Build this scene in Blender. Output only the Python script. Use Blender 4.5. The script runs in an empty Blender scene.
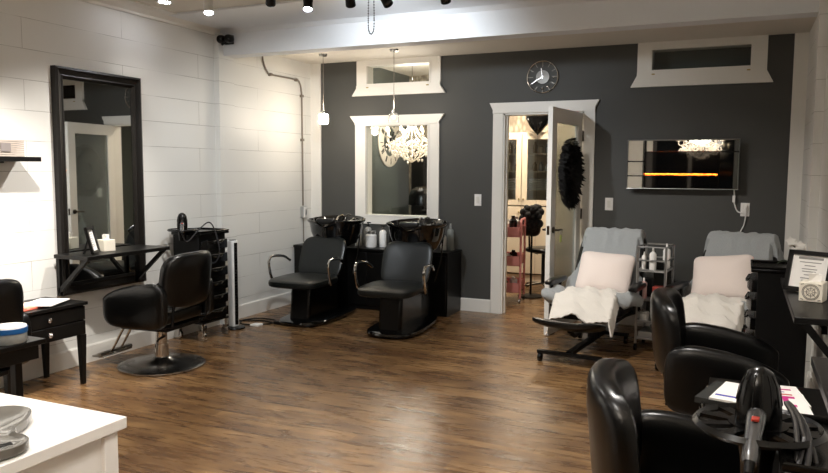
import bpy, bmesh, math, random
from mathutils import Vector, Matrix
random.seed(7)
PI = math.pi
sc = bpy.context.scene
COL = sc.collection
sin, cos = math.sin, math.cos

# ------------------------------------------------------------------ materials
def lin(c):
    return c / 12.92 if c <= 0.04045 else ((c + 0.055) / 1.055) ** 2.4
def rgb(h):
    return (lin(int(h[0:2], 16) / 255), lin(int(h[2:4], 16) / 255), lin(int(h[4:6], 16) / 255), 1)
MATS = {}
def mat(name, col, rough=0.5, metal=0.0, emit=None, es=0.0, trans=0.0, ior=1.45, bump=0.0, scale=40.0, var=0.06, coat=0.0, sheen=0.0, spec=0.5):
    if name in MATS: return MATS[name]
    m = bpy.data.materials.new(name); m.use_nodes = True
    nt = m.node_tree; b = nt.nodes['Principled BSDF']
    b.inputs['Roughness'].default_value = rough
    b.inputs['Metallic'].default_value = metal
    b.inputs['IOR'].default_value = ior
    b.inputs['Transmission Weight'].default_value = trans
    b.inputs['Coat Weight'].default_value = coat
    b.inputs['Sheen Weight'].default_value = sheen
    b.inputs['Specular IOR Level'].default_value = spec
    c = rgb(col)
    tc = nt.nodes.new('ShaderNodeTexCoord')
    n = nt.nodes.new('ShaderNodeTexNoise'); n.inputs['Scale'].default_value = scale; n.inputs['Detail'].default_value = 4
    nt.links.new(tc.outputs['Object'], n.inputs['Vector'])
    mx = nt.nodes.new('ShaderNodeMix'); mx.data_type = 'RGBA'
    mx.inputs[6].default_value = tuple(min(1, v * (1 - var)) for v in c[:3]) + (1,)
    mx.inputs[7].default_value = tuple(min(1, v * (1 + var)) for v in c[:3]) + (1,)
    nt.links.new(n.outputs['Fac'], mx.inputs[0]); nt.links.new(mx.outputs[2], b.inputs['Base Color'])
    if bump:
        bp = nt.nodes.new('ShaderNodeBump'); bp.inputs['Strength'].default_value = bump; bp.inputs['Distance'].default_value = 0.01
        nt.links.new(n.outputs['Fac'], bp.inputs['Height']); nt.links.new(bp.outputs['Normal'], b.inputs['Normal'])
    if emit:
        b.inputs['Emission Color'].default_value = rgb(emit); b.inputs['Emission Strength'].default_value = es
    MATS[name] = m
    return m

leather = mat('black_leather', '040404', 0.28, bump=0.05, scale=180, spec=.5)
leather2 = mat('black_green_leather', '0d1110', 0.36, bump=0.06, scale=180, spec=.45)
blackp = mat('black_plastic', '050505', 0.25, spec=.4)
blackm = mat('black_matte', '080808', 0.5, spec=.3)
blackwood = mat('black_wood', '0a0908', 0.36, bump=0.04, scale=60, spec=.35)
darkframe = mat('dark_frame', '120f0c', 0.4, bump=0.05, scale=50, spec=.4)
gloss = mat('black_gloss', '060606', 0.06, coat=0.6)
chrome = mat('chrome', 'c8c6c2', 0.12, 1.0)
chromedark = mat('dark_chrome', 'b4b4b4', 0.24, 1.0)
steel = mat('satin_steel', 'b9b9b9', 0.3, 1.0)
mirrorm = mat('mirror_glass', 'd8dad8', 0.015, 1.0, var=0.0)
whitetrim = mat('white_trim', 'dcd9d2', 0.4, var=0.02)
whitelam = mat('white_laminate', 'f4f2ee', 0.35, var=0.01)
whitesoft = mat('white_plastic', 'e8e6e2', 0.35, var=0.02)
ceilm = mat('ceiling_paint', 'cfc9be', 0.8, var=0.02, bump=0.05, scale=12)
beamm = mat('beam_paint', 'd6d8da', 0.6, var=0.02)
greywall = mat('grey_wall_paint', '42423f', 0.6, var=0.03, scale=5, bump=0.05)
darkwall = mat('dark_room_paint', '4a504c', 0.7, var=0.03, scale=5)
glassm = mat('clear_glass', 'ffffff', 0.0, trans=1.0, ior=1.45, var=0.0)
greytowel = mat('grey_terry', 'a0a4a5', 0.95, bump=1.0, scale=130, sheen=0.3, var=0.14)
whitetowel = mat('white_terry', 'f0ebe2', 0.95, bump=0.6, scale=220, sheen=0.2, var=0.05)
pinkpillow = mat('blush_cotton', 'ecdfd7', 0.9, bump=0.25, scale=120, sheen=0.1, var=0.03)
creamcab = mat('cream_cabinet', 'e3d3ba', 0.5, var=0.03)
paper = mat('paper', 'f0ede8', 0.6, var=0.02)
ink = mat('print_grey', '8a8884', 0.7)
magenta = mat('magenta_print', 'c0247c', 0.6); blueprint_ = mat('blue_print', '3c3fa8', 0.6); redprint = mat('red_print', 'b8553f', 0.6)
blushink = mat('peach_print', 'cf9a80', 0.6)
frost = mat('frosted_glass', 'd9e0dc', 0.25, var=0.02, spec=0.6, trans=0.9, ior=1.15)
pinkm = mat('pink_metal', 'd98f8c', 0.4)
silverp = mat('silver_plastic', 'a9aaa8', 0.35, 0.5)
bulbm = mat('bulb_glow', 'fff2dc', 0.4, emit='ffe2b4', es=12, var=0.0)
spotglow = mat('spot_glow', 'ffffff', 0.4, emit='f4f6ff', es=40, var=0.0)
pendglow = mat('pendant_glow', 'fff2dc', 0.4, emit='ffe6c0', es=14, var=0.0)
crystal = mat('crystal', 'f6f0e6', 0.08, trans=0.25, ior=1.5, emit='ffe6c4', es=0.12)  # faint emission stands in for bulb light caught in the crystals
flame = mat('flame', 'ff7a1a', 0.6, emit='ff8a2e', es=4, var=0.0)
ember = mat('ember', '3a1206', 0.6, emit='a02c08', es=0.5)
black_feather = mat('black_feather', '0a0a0a', 0.8)
petal = mat('white_petal', 'eeece6', 0.6); leafm = mat('dark_leaf', '26331f', 0.5)
skinmetal = mat('brass', 'a08a4a', 0.3, 1.0)

def pane_material():
    m = bpy.data.materials.new('window_glass'); m.use_nodes = True; nt = m.node_tree
    for n_ in list(nt.nodes): nt.nodes.remove(n_)
    o_ = nt.nodes.new('ShaderNodeOutputMaterial'); mx = nt.nodes.new('ShaderNodeMixShader'); t_ = nt.nodes.new('ShaderNodeBsdfTransparent'); g_ = nt.nodes.new('ShaderNodeBsdfGlossy'); fr_ = nt.nodes.new('ShaderNodeFresnel')
    t_.inputs[0].default_value = (.93, .95, .94, 1); g_.inputs['Roughness'].default_value = 0.01; fr_.inputs[0].default_value = 1.5
    nt.links.new(fr_.outputs[0], mx.inputs[0]); nt.links.new(t_.outputs[0], mx.inputs[1]); nt.links.new(g_.outputs[0], mx.inputs[2]); nt.links.new(mx.outputs[0], o_.inputs[0])
    return m
panem = pane_material()
def floor_material():
    m = bpy.data.materials.new('wood_plank_floor'); m.use_nodes = True
    nt = m.node_tree; b = nt.nodes['Principled BSDF']; N = nt.nodes.new; K = nt.links.new
    tc = N('ShaderNodeTexCoord')
    br = N('ShaderNodeTexBrick'); br.offset = 0.37; br.inputs['Scale'].default_value = 1
    br.inputs['Brick Width'].default_value = 0.95; br.inputs['Row Height'].default_value = 0.125
    br.inputs['Mortar Size'].default_value = 0.0016; br.inputs['Mortar Smooth'].default_value = 0.3
    br.inputs['Color1'].default_value = (0.0, 0, 0, 1); br.inputs['Color2'].default_value = (1, 1, 1, 1); br.inputs['Mortar'].default_value = (.5, .5, .5, 1)
    K(tc.outputs['Object'], br.inputs['Vector'])
    mp = N('ShaderNodeMapping'); mp.inputs['Scale'].default_value = (1.8, 12, 1); K(tc.outputs['Object'], mp.inputs['Vector'])
    n1 = N('ShaderNodeTexNoise'); n1.inputs['Scale'].default_value = 1.6; n1.inputs['Detail'].default_value = 8; n1.inputs['Roughness'].default_value = 0.65; n1.inputs['Distortion'].default_value = 0.6
    K(mp.outputs['Vector'], n1.inputs['Vector'])
    mp2 = N('ShaderNodeMapping'); mp2.inputs['Scale'].default_value = (3, 6, 1); K(tc.outputs['Object'], mp2.inputs['Vector'])
    n2 = N('ShaderNodeTexNoise'); n2.inputs['Scale'].default_value = 1.4; n2.inputs['Detail'].default_value = 4
    K(mp2.outputs['Vector'], n2.inputs['Vector'])
    a = N('ShaderNodeMath'); a.operation = 'MULTIPLY_ADD'; K(br.outputs['Color'], a.inputs[0]); a.inputs[1].default_value = 0.16; K(n1.outputs['Fac'], a.inputs[2])
    a2 = N('ShaderNodeMath'); a2.operation = 'MULTIPLY_ADD'; K(n2.outputs['Fac'], a2.inputs[0]); a2.inputs[1].default_value = 0.45; K(a.outputs[0], a2.inputs[2])
    cr = N('ShaderNodeValToRGB'); e = cr.color_ramp.elements
    e[0].position = 0.45; e[0].color = rgb('342416'); e[1].position = 1.1; e[1].color = rgb('94734d')
    e2 = e.new(0.72); e2.color = rgb('62472e'); e3 = e.new(0.88); e3.color = rgb('7c5e3c')
    K(a2.outputs[0], cr.inputs[0])
    mx = N('ShaderNodeMix'); mx.data_type = 'RGBA'; mx.inputs[7].default_value = rgb('2a1a10')
    fm = N('ShaderNodeMath'); fm.operation = 'MULTIPLY'; fm.inputs[1].default_value = 0.75; K(br.outputs['Fac'], fm.inputs[0])
    K(fm.outputs[0], mx.inputs[0]); K(cr.outputs['Color'], mx.inputs[6]); K(mx.outputs[2], b.inputs['Base Color'])
    rr = N('ShaderNodeMapRange'); rr.inputs[3].default_value = 0.2; rr.inputs[4].default_value = 0.36; K(n1.outputs['Fac'], rr.inputs[0]); K(rr.outputs[0], b.inputs['Roughness'])
    bp = N('ShaderNodeBump'); bp.inputs['Strength'].default_value = 0.28; bp.inputs['Distance'].default_value = 0.006
    sb = N('ShaderNodeMath'); sb.operation = 'SUBTRACT'; K(n1.outputs['Fac'], sb.inputs[0]); K(br.outputs['Fac'], sb.inputs[1])
    K(sb.outputs[0], bp.inputs['Height']); K(bp.outputs['Normal'], b.inputs['Normal'])
    return m
floorm = floor_material()

def block_material(name, base, line, axis='Y', zoff=1.242, strength=0.5):
    # painted concrete block / wide board wall: rows 0.2083 m high
    m = bpy.data.materials.new(name); m.use_nodes = True
    nt = m.node_tree; b = nt.nodes['Principled BSDF']; N = nt.nodes.new; K = nt.links.new
    tc = N('ShaderNodeTexCoord'); sp = N('ShaderNodeSeparateXYZ'); K(tc.outputs['Object'], sp.inputs[0])
    cb = N('ShaderNodeCombineXYZ'); K(sp.outputs[axis], cb.inputs[0])
    ad = N('ShaderNodeMath'); ad.operation = 'ADD'; ad.inputs[1].default_value = 0.2083 * 6 - zoff + 0.001; K(sp.outputs['Z'], ad.inputs[0]); K(ad.outputs[0], cb.inputs[1])
    br = N('ShaderNodeTexBrick'); br.offset = 0.5; br.inputs['Scale'].default_value = 1
    br.inputs['Brick Width'].default_value = 1.76; br.inputs['Row Height'].default_value = 0.2083
    br.inputs['Mortar Size'].default_value = 0.0019; br.inputs['Mortar Smooth'].default_value = 0.4
    c = rgb(base); l = rgb(line)
    br.inputs['Color1'].default_value = c; br.inputs['Color2'].default_value = tuple(v * 0.97 for v in c[:3]) + (1,); br.inputs['Mortar'].default_value = l
    K(cb.outputs[0], br.inputs['Vector'])
    n = N('ShaderNodeTexNoise'); n.inputs['Scale'].default_value = 3; n.inputs['Detail'].default_value = 5; K(tc.outputs['Object'], n.inputs['Vector'])
    # joints fade in and out along the wall, as thick paint fills them
    rmp = N('ShaderNodeMapRange'); rmp.inputs[1].default_value = 0.35; rmp.inputs[2].default_value = 0.6; rmp.inputs[3].default_value = 0.12; rmp.inputs[4].default_value = 1; K(n.outputs['Fac'], rmp.inputs[0])
    mu = N('ShaderNodeMath'); mu.operation = 'MULTIPLY'; K(br.outputs['Fac'], mu.inputs[0]); K(rmp.outputs[0], mu.inputs[1])
    mx = N('ShaderNodeMix'); mx.data_type = 'RGBA'; mx.inputs[6].default_value = c; mx.inputs[7].default_value = l; K(mu.outputs[0], mx.inputs[0])
    K(mx.outputs[2], b.inputs['Base Color'])
    b.inputs['Roughness'].default_value = 0.42
    bp = N('ShaderNodeBump'); bp.inputs['Strength'].default_value = strength; bp.inputs['Distance'].default_value = 0.006; bp.invert = True
    n2 = N('ShaderNodeTexNoise'); n2.inputs['Scale'].default_value = 30; K(tc.outputs['Object'], n2.inputs['Vector'])
    ma = N('ShaderNodeMath'); ma.operation = 'MULTIPLY_ADD'; K(n2.outputs['Fac'], ma.inputs[0]); ma.inputs[1].default_value = 0.06; K(mu.outputs[0], ma.inputs[2])
    K(ma.outputs[0], bp.inputs['Height']); K(bp.outputs['Normal'], b.inputs['Normal'])
    return m
blockwall = block_material('painted_block_wall', 'd6d5d0', '89857d')
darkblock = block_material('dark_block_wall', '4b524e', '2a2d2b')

def wallpaper_material():
    m = bpy.data.materials.new('silver_wallpaper'); m.use_nodes = True
    nt = m.node_tree; b = nt.nodes['Principled BSDF']; N = nt.nodes.new; K = nt.links.new
    tc = N('ShaderNodeTexCoord'); v = N('ShaderNodeTexVoronoi'); v.inputs['Scale'].default_value = 22
    mp = N('ShaderNodeMapping'); mp.inputs['Scale'].default_value = (1, 1, 0.45); K(tc.outputs['Object'], mp.inputs['Vector']); K(mp.outputs['Vector'], v.inputs['Vector'])
    cr = N('ShaderNodeValToRGB'); cr.color_ramp.elements[0].color = rgb('d8cdb8'); cr.color_ramp.elements[1].color = rgb('8d8271'); cr.color_ramp.elements[1].position = 0.7
    K(v.outputs['Distance'], cr.inputs[0]); K(cr.outputs['Color'], b.inputs['Base Color'])
    b.inputs['Metallic'].default_value = 0.25; b.inputs['Roughness'].default_value = 0.4
    return m
wallpaper = wallpaper_material()

# ------------------------------------------------------------------ mesh builder
class B:
    def __init__(s): s.v = []; s.f = []
    def add(s, vs, fs):
        o = len(s.v); s.v += [tuple(p) for p in vs]; s.f += [tuple(i + o for i in f) for f in fs]; return s
    def box(s, x0, x1, y0, y1, z0, z1, M=None):
        vs = [(x, y, z) for z in (z0, z1) for y in (y0, y1) for x in (x0, x1)]
        if M: vs = [M @ Vector(p) for p in vs]
        return s.add(vs, [(0, 2, 3, 1), (4, 5, 7, 6), (0, 1, 5, 4), (2, 6, 7, 3), (0, 4, 6, 2), (1, 3, 7, 5)])
    def cyl(s, p0, p1, r0, r1=None, n=16):
        r1 = r0 if r1 is None else r1
        p0 = Vector(p0); p1 = Vector(p1); d = (p1 - p0).normalized()
        u = d.orthogonal().normalized(); w = d.cross(u)
        vs = []
        for p, r in ((p0, r0), (p1, r1)):
            for k in range(n):
                a = 2 * PI * k / n; vs.append(p + (u * cos(a) + w * sin(a)) * r)
        fs = [(k, (k + 1) % n, n + (k + 1) % n, n + k) for k in range(n)] + [tuple(reversed(range(n))), tuple(range(n, 2 * n))]
        return s.add(vs, fs)
    def tube(s, pts, r, n=8, closed=False):
        pts = [Vector(p) for p in pts]; N = len(pts); vs = []; u = None
        for i in range(N):
            if closed: d = pts[(i + 1) % N] - pts[i - 1]
            else: d = pts[min(i + 1, N - 1)] - pts[max(i - 1, 0)]
            d.normalize()
            if u is None: u = d.orthogonal().normalized()
            u = (u - d * u.dot(d)); u = u.normalized() if u.length > 1e-6 else d.orthogonal().normalized()
            w = d.cross(u); rr = r[i] if isinstance(r, (list, tuple)) else r
            for k in range(n):
                a = 2 * PI * k / n; vs.append(pts[i] + (u * cos(a) + w * sin(a)) * rr)
        fs = []
        for i in range(N if closed else N - 1):
            j = (i + 1) % N
            for k in range(n): fs.append((i * n + k, i * n + (k + 1) % n, j * n + (k + 1) % n, j * n + k))
        if not closed: fs += [tuple(reversed(range(n))), tuple(range((N - 1) * n, N * n))]
        return s.add(vs, fs)
    def lathe(s, prof, c=(0, 0, 0), n=32, sx=1, sy=1, closed=False, warp=None):
        vs = []
        for r, z in prof:
            for k in range(n):
                a = 2 * PI * k / n; p = (r * cos(a) * sx, r * sin(a) * sy, z)
                if warp: p = warp(*p)
                vs.append((c[0] + p[0], c[1] + p[1], c[2] + p[2]))
        fs = []; m = len(prof)
        for i in range(m if closed else m - 1):
            j = (i + 1) % m
            for k in range(n): fs.append((i * n + k, i * n + (k + 1) % n, j * n + (k + 1) % n, j * n + k))
        if not closed:
            fs += [tuple(reversed(range(n))), tuple(range((m - 1) * n, m * n))]
        return s.add(vs, fs)
    def prism(s, pts, axis, a0, a1):
        def P(u, v, a): return {'x': (a, u, v), 'y': (u, a, v), 'z': (u, v, a)}[axis]
        n = len(pts); vs = [P(u, v, a0) for u, v in pts] + [P(u, v, a1) for u, v in pts]
        return s.add(vs, [tuple(reversed(range(n))), tuple(range(n, 2 * n))] + [(k, (k + 1) % n, n + (k + 1) % n, n + k) for k in range(n)])
    def pad(s, c, a, b, t, eo=0.35, ee=0.5, axis='z', n=56, m=14, warp=None):
        # superellipsoid cushion: outline half sizes a,b, half thickness t along axis
        def pw(x, e): return math.copysign(abs(x) ** e, x)
        vs = []
        for i in range(m + 1):
            v = -PI / 2 + PI * i / m; cv = pw(cos(v), ee) if 0 < i < m else 0.02; sv = pw(sin(v), ee)
            for k in range(n):
                u = 2 * PI * k / n; p = (a * cv * pw(cos(u), eo), b * cv * pw(sin(u), eo), t * sv)
                p = {'z': p, 'y': (p[0], p[2], p[1]), 'x': (p[2], p[0], p[1])}[axis]
                if warp: p = warp(*p)
                vs.append((c[0] + p[0], c[1] + p[1], c[2] + p[2]))
        fs = [(i * n + k, i * n + (k + 1) % n, (i + 1) * n + (k + 1) % n, (i + 1) * n + k) for i in range(m) for k in range(n)]
        fs += [tuple(reversed(range(n))), tuple(range(m * n, (m + 1) * n))]
        return s.add(vs, fs)
    def ball(s, c, r, n=12): return s.pad(c, r, r, r, 1, 1, n=n, m=max(6, n // 2))
    def sheet(s, fn, nu, nv, th=0.008):
        # closed thin cloth: fn(u,v)->Vector, offset along normals
        P = [[Vector(fn(i / nu, j / nv)) for j in range(nv + 1)] for i in range(nu + 1)]
        def nrm(i, j):
            du = P[min(i + 1, nu)][j] - P[max(i - 1, 0)][j]; dv = P[i][min(j + 1, nv)] - P[i][max(j - 1, 0)]
            q = du.cross(dv); return q.normalized() if q.length > 1e-9 else Vector((0, 0, 1))
        top = [P[i][j] for i in range(nu + 1) for j in range(nv + 1)]
        bot = [P[i][j] - nrm(i, j) * th for i in range(nu + 1) for j in range(nv + 1)]
        W = nv + 1; o = len(top); fs = []
        for i in range(nu):
            for j in range(nv):
                a = i * W + j; fs.append((a, a + W, a + W + 1, a + 1)); fs.append((o + a, o + a + 1, o + a + W + 1, o + a + W))
        for i in range(nu):
            a = i * W; fs.append((a, o + a, o + a + W, a + W)); a = i * W + nv; fs.append((a, a + W, o + a + W, o + a))
        for j in range(nv):
            a = j; fs.append((a, a + 1, o + a + 1, o + a)); a = nu * W + j; fs.append((a, o + a, o + a + 1, a + 1))
        return s.add(top + bot, fs)
    def obj(s, name, m, parent=None, smooth=True, bevel=0, seg=2, loc=None, rot=None):
        me = bpy.data.meshes.new(name); me.from_pydata(s.v, [], s.f); me.update()
        bm = bmesh.new(); bm.from_mesh(me); bmesh.ops.recalc_face_normals(bm, faces=bm.faces); bm.to_mesh(me); bm.free()
        me.materials.append(m)
        o = bpy.data.objects.new(name, me); COL.objects.link(o)
        if parent: o.parent = parent
        if loc: o.location = loc
        if rot: o.rotation_euler = rot
        if bevel:
            bv = o.modifiers.new('bevel', 'BEVEL'); bv.width = bevel; bv.segments = seg; bv.limit_method = 'ANGLE'; bv.angle_limit = 0.6
        if smooth:
            for p in me.polygons: p.use_smooth = True
            try: me.set_sharp_from_angle(angle=math.radians(38))
            except Exception: pass
        return o

def box(name, x0, x1, y0, y1, z0, z1, m, parent=None, bevel=0.0, seg=2):
    return B().box(x0, x1, y0, y1, z0, z1).obj(name, m, parent, smooth=bevel > 0, bevel=bevel, seg=seg)
def thing(name, label, cat, loc=(0, 0, 0), rz=0.0, group=None):
    o = bpy.data.objects.new(name, None); o.empty_display_size = 0.1; COL.objects.link(o)
    o.location = loc; o.rotation_euler = (0, 0, rz)
    o['label'] = label; o['category'] = cat
    if group: o['group'] = group
    return o
def tag(o, label, cat, group=None):
    o['label'] = label; o['category'] = cat
    if group: o['group'] = group
    return o
def struct(o): o['kind'] = 'structure'; return o
def dup(root, loc, rz, label, group=None):
    r = root.copy(); COL.objects.link(r); r.location = loc; r.rotation_euler = (0, 0, rz); r['label'] = label
    if group: r['group'] = group
    def rec(src, dst):
        for ch in list(src.children):
            c = ch.copy(); COL.objects.link(c); c.parent = dst; c.matrix_parent_inverse = ch.matrix_parent_inverse.copy(); rec(ch, c)
    rec(root, r)
    return r
def R(d): return math.radians(d)
def arc(c, r, a0, a1, n, plane='xz'):
    out = []
    for i in range(n + 1):
        a = R(a0 + (a1 - a0) * i / n); u, v = r * cos(a), r * sin(a)
        out.append({'xz': (c[0] + u, c[1], c[2] + v), 'yz': (c[0], c[1] + u, c[2] + v), 'xy': (c[0] + u, c[1] + v, c[2])}[plane])
    return out
def spline(pts, n=8):
    P = [Vector(p) for p in pts]; P = [P[0] * 2 - P[1]] + P + [P[-1] * 2 - P[-2]]; out = []
    for i in range(1, len(P) - 2):
        a, b, c, d = P[i - 1:i + 3]
        for k in range(n):
            t = k / n
            out.append(0.5 * ((2 * b) + (c - a) * t + (2 * a - 5 * b + 4 * c - d) * t * t + (3 * b - a - 3 * c + d) * t ** 3))
    out.append(P[-2]); return out

# ------------------------------------------------------------------ room shell
LX, RX, D = -4.503, 0.460, 7.172          # left wall, right wall, dark back wall
CF, CRr, CB = 2.762, 2.655, 2.835          # ceilings: front room, under-beam rear part, back room
YF, YB, BD = -2.2, 9.83, 5.57             # front wall, back room far wall, beam face
struct(box('floor', LX - .1, RX + 1.6, YF - .1, YB + .1, -0.1, 0.0, floorm))
struct(box('wall_left', LX - .12, LX, YF - .1, D, 0, 2.95, blockwall))
struct(box('wall_right', RX, RX + .12, YF - .1, D + .12, 0, 2.95, blockwall))
struct(box('wall_front', LX, RX, YF - .12, YF, 0, 2.95, greywall))
for k_, (xa, xb, mm_) in enumerate(((-2.32, -1.98, 'curtain'), (-1.9, -1.78, 'trim'), (-1.7, -1.05, 'glass'), (-1.0, -.2, 'glass'), (-3.6, -2.5, 'glass'))):
    m__ = {'curtain': mat('sheer_white', 'e9e6df', .8), 'trim': whitetrim, 'glass': mat('night_glass', '090a0c', .05)}[mm_]
    struct(box('window_%d' % (4 + k_), xa, xb, YF, YF + .02, .55 if mm_ != 'trim' else 0, 2.3, m__))
struct(box('trim_11', -1.06, -1.0, YF, YF + .04, 0, 2.4, whitetrim)); struct(box('trim_12', -3.7, -.1, YF, YF + .04, 2.3, 2.4, whitetrim))
# back wall with door opening and two glazed openings and one transom
def wall_with_holes(name, x0, x1, z0, z1, y0, y1, holes, m):
    xs = sorted(set([x0, x1] + [h[0] for h in holes] + [h[1] for h in holes]))
    zs = sorted(set([z0, z1] + [h[2] for h in holes] + [h[3] for h in holes]))
    b = B()
    for i in range(len(xs) - 1):
        for j in range(len(zs) - 1):
            cx, cz = (xs[i] + xs[i + 1]) / 2, (zs[j] + zs[j + 1]) / 2
            if any(h[0] < cx < h[1] and h[2] < cz < h[3] for h in holes): continue
            b.box(xs[i], xs[i + 1], y0, y1, zs[j], zs[j + 1])
    return b.obj(name, m, smooth=False)
DH = (-2.235, -1.425, 0.0, 2.045)
W1 = (-3.815, -3.045, 0.965, 1.965); W2 = (-3.80, -3.03, 2.385, 2.61); W3 = (-0.83, 0.03, 2.385, 2.60)
struct(wall_with_holes('wall_back', LX, RX, 0, 2.95, D, D + .13, [DH, W1, W2, W3], greywall))
# back room
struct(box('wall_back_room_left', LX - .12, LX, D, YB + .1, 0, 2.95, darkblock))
struct(box('wall_back_room_far', LX, RX + 1.5, YB, YB + .1, 0, 2.95, wallpaper))
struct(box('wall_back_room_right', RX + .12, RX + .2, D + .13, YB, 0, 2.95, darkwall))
struct(box('ceiling_back_room', LX - .1, RX + .3, D + .13, YB + .1, CB, CB + .1, ceilm))
# ceilings
struct(box('ceiling', LX - .1, RX + .1, YF - .1, BD + .1, CF, CF + .1, ceilm))
struct(box('ceiling_rear', LX - .1, RX + .1, BD + .14, D + .05, CRr, CRr + .2, ceilm))
struct(box('trim_1', LX, RX, BD, BD + .17, 2.52, CF + .05, beamm))     # dropped beam
struct(B().prism([(BD - .045, 2.762), (BD - .045, 2.745), (BD - .012, 2.722), (BD, 2.715), (BD, 2.762)], 'x', LX, RX).obj('trim_2', beamm, smooth=False))
struct(box('ceiling_shade_strip', LX, RX, BD - .72, BD - .045, 2.746, 2.764, beamm))   # added thin strip, stands in for the shaded ceiling band beside beam
# crown moulding of left and right wall
for nm, x, s in (('trim_4', LX, 1), ('trim_5', RX, -1)):
    struct(B().prism([(x, 2.70), (x + s * .012, 2.70), (x + s * .018, 2.72), (x + s * .06, 2.742), (x + s * .075, 2.75), (x + s * .16, 2.752), (x + s * .16, 2.765), (x, 2.765)], 'y', YF, BD).obj(nm, whitetrim, smooth=False))
# pilasters under the beam
struct(box('trim_6', LX, LX + .055, 5.50, 5.72, 0, 2.72, blockwall))
struct(box('trim_7', RX - .055, RX, 5.50, 5.72, 0, 2.72, blockwall))
# vertical corner boards on dark wall
struct(box('trim_8', LX, -4.375, D - .02, D, 0, CRr, whitetrim))
struct(box('trim_9', 0.35, RX, D - .02, D, 0, CRr, whitetrim))
# baseboards
struct(B().prism([(LX, 0), (LX + .016, 0), (LX + .016, .125), (LX + .01, .135), (LX, .135)], 'y', YF, D).obj('baseboard_left', whitetrim, smooth=False))
struct(B().prism([(RX, 0), (RX - .016, 0), (RX - .016, .125), (RX - .01, .135), (RX, .135)], 'y', YF, D).obj('baseboard_right', whitetrim, smooth=False))
b = B()
for x0, x1 in ((-4.375, -2.345), (-1.335, 0.35)):
    b.prism([(D, 0), (D - .016, 0), (D - .016, .125), (D - .01, .135), (D, .135)], 'x', x0, x1)
struct(b.obj('baseboard_back', whitetrim, smooth=False))

# windows in the back wall (white craftsman casing)
def casing(name, h, side=.11, top=.1, sill=.09, flip=False, to_ceiling=False):
    x0, x1, z0, z1 = h; y = D
    b = B()
    b.box(x0 - side, x0, y - .022, y, z0 - sill, z1 + top); b.box(x1, x1 + side, y - .022, y, z0 - sill, z1 + top)
    if to_ceiling:   # flared bottom board, casing runs into the ceiling
        b.box(x0, x1, y - .022, y, z1, z1 + top)
        b.prism([(x0 - side, z0), (x1 + side, z0), (x1 + side + .0, z0 - .03), (x1 + side + .055, z0 - sill - .035), (x0 - side - .055, z0 - sill - .035), (x0 - side, z0 - .03)], 'y', y - .034, y)
    else:
        b.prism([(x0 - side, z1), (x0 - side, z1 + top * .4), (x0 - side - .06, z1 + top + .06), (x1 + side + .06, z1 + top + .06), (x1 + side, z1 + top * .4), (x1 + side, z1)], 'y', y - .034, y)
        b.box(x0, x1, y - .022, y, z0 - sill, z0)
    o = struct(b.obj(name, whitetrim, smooth=False))
    # reveal + inner sash
    f = B(); t = .016
    for (a, bb, c, d_) in ((x0, x0 + t, z0, z1), (x1 - t, x1, z0, z1), (x0 + t, x1 - t, z0, z0 + t), (x0 + t, x1 - t, z1 - t, z1)):
        f.box(a, bb, y - .028, y + .13, c, d_)
    f.obj('window_frame', whitetrim, o, smooth=False)
    B().box(x0 + t, x1 - t, y + .008, y + .013, z0 + t, z1 - t).obj('window_pane', panem, o, smooth=False)
    return o
w = casing('window_1', W1, side=.115, top=.035, sill=.085)
w = casing('window_2', W2, side=.11, top=.045, sill=.075, to_ceiling=True)
w = casing('window_3', W3, side=.115, top=.055, sill=.10, to_ceiling=True)
for ww, h in (('window_2', W2), ('window_3', W3)):
    for x in (h[0] + .03, h[1] - .03): B().box(x - .014, x + .014, D - .04, D - .028, h[2] - .028, h[2] - .018).obj('latch', skinmetal, bpy.data.objects[ww], smooth=False)
# closed dark panel space behind the right transom
struct(box('wall_transom_backing', -1.0, RX + .1, D + .22, D + .26, 2.2, 2.83, mat('transom_dark', '5a5e5b', 0.8)))

# doorway casing
x0, x1, z0, z1 = DH
b = B(); s = .105
b.box(x0 - s, x0, D - .022, D, 0, z1); b.box(x1, x1 + s, D - .022, D, 0, z1)
b.prism([(x0 - s, z1), (x0 - s, z1 + .035), (x0 - s - .035, z1 + .105), (x1 + s + .035, z1 + .105), (x1 + s, z1 + .035), (x1 + s, z1)], 'y', D - .036, D)
b.box(x0, x0 + .018, D - .01, D + .13, 0, z1); b.box(x1 - .018, x1, D - .01, D + .13, 0, z1); b.box(x0, x1, D - .01, D + .13, z1 - .018, z1)
b.box(x0 + .018, x0 + .03, D + .04, D + .09, 0, z1 - .018)
struct(b.obj('trim_10', whitetrim, smooth=False))
# open door leaf, hinged at right jamb, local x from hinge 0 to -0.80 (free edge)
dw = .80; th = .042
door = struct(bpy.data.objects.new('door_1', None)); COL.objects.link(door)
door.location = (x1 - .03, D - .03, 0.008)
vx, vy = -1.55 - (x1 - .03), 6.385 - (D - .03)
door.rotation_euler = (0, 0, math.atan2(vy, vx) + PI)      # local -x points along the leaf
ff = B(); st = .115
ff.box(-dw, -dw + st, -th / 2, th / 2, 0, 2.02); ff.box(-st, 0, -th / 2, th / 2, 0, 2.02)
ff.box(-dw + st, -st, -th / 2, th / 2, 0, .22); ff.box(-dw + st, -st, -th / 2, th / 2, 2.02 - .13, 2.02)
ff.obj('door_frame', whitetrim, door, smooth=False)
box('door_glass', -dw + st, -st, -.006, .006, .22, 1.89, frost, door)
hb = B()
for s in (-1, 1):
    hb.cyl((-dw + .06, s * th / 2, .94), (-dw + .06, s * (th / 2 + .012), .94), .028)
    hb.cyl((-dw + .06, s * (th / 2 + .01), .94), (-dw + .06, s * (th / 2 + .05), .94), .01)
    hb.tube([(-dw + .06, s * (th / 2 + .05), .94), (-dw + .11, s * (th / 2 + .052), .943), (-dw + .17, s * (th / 2 + .045), .935)], .009)
hb.box(-dw - .002, -dw + .004, -.012, .012, .90, .98)
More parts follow.
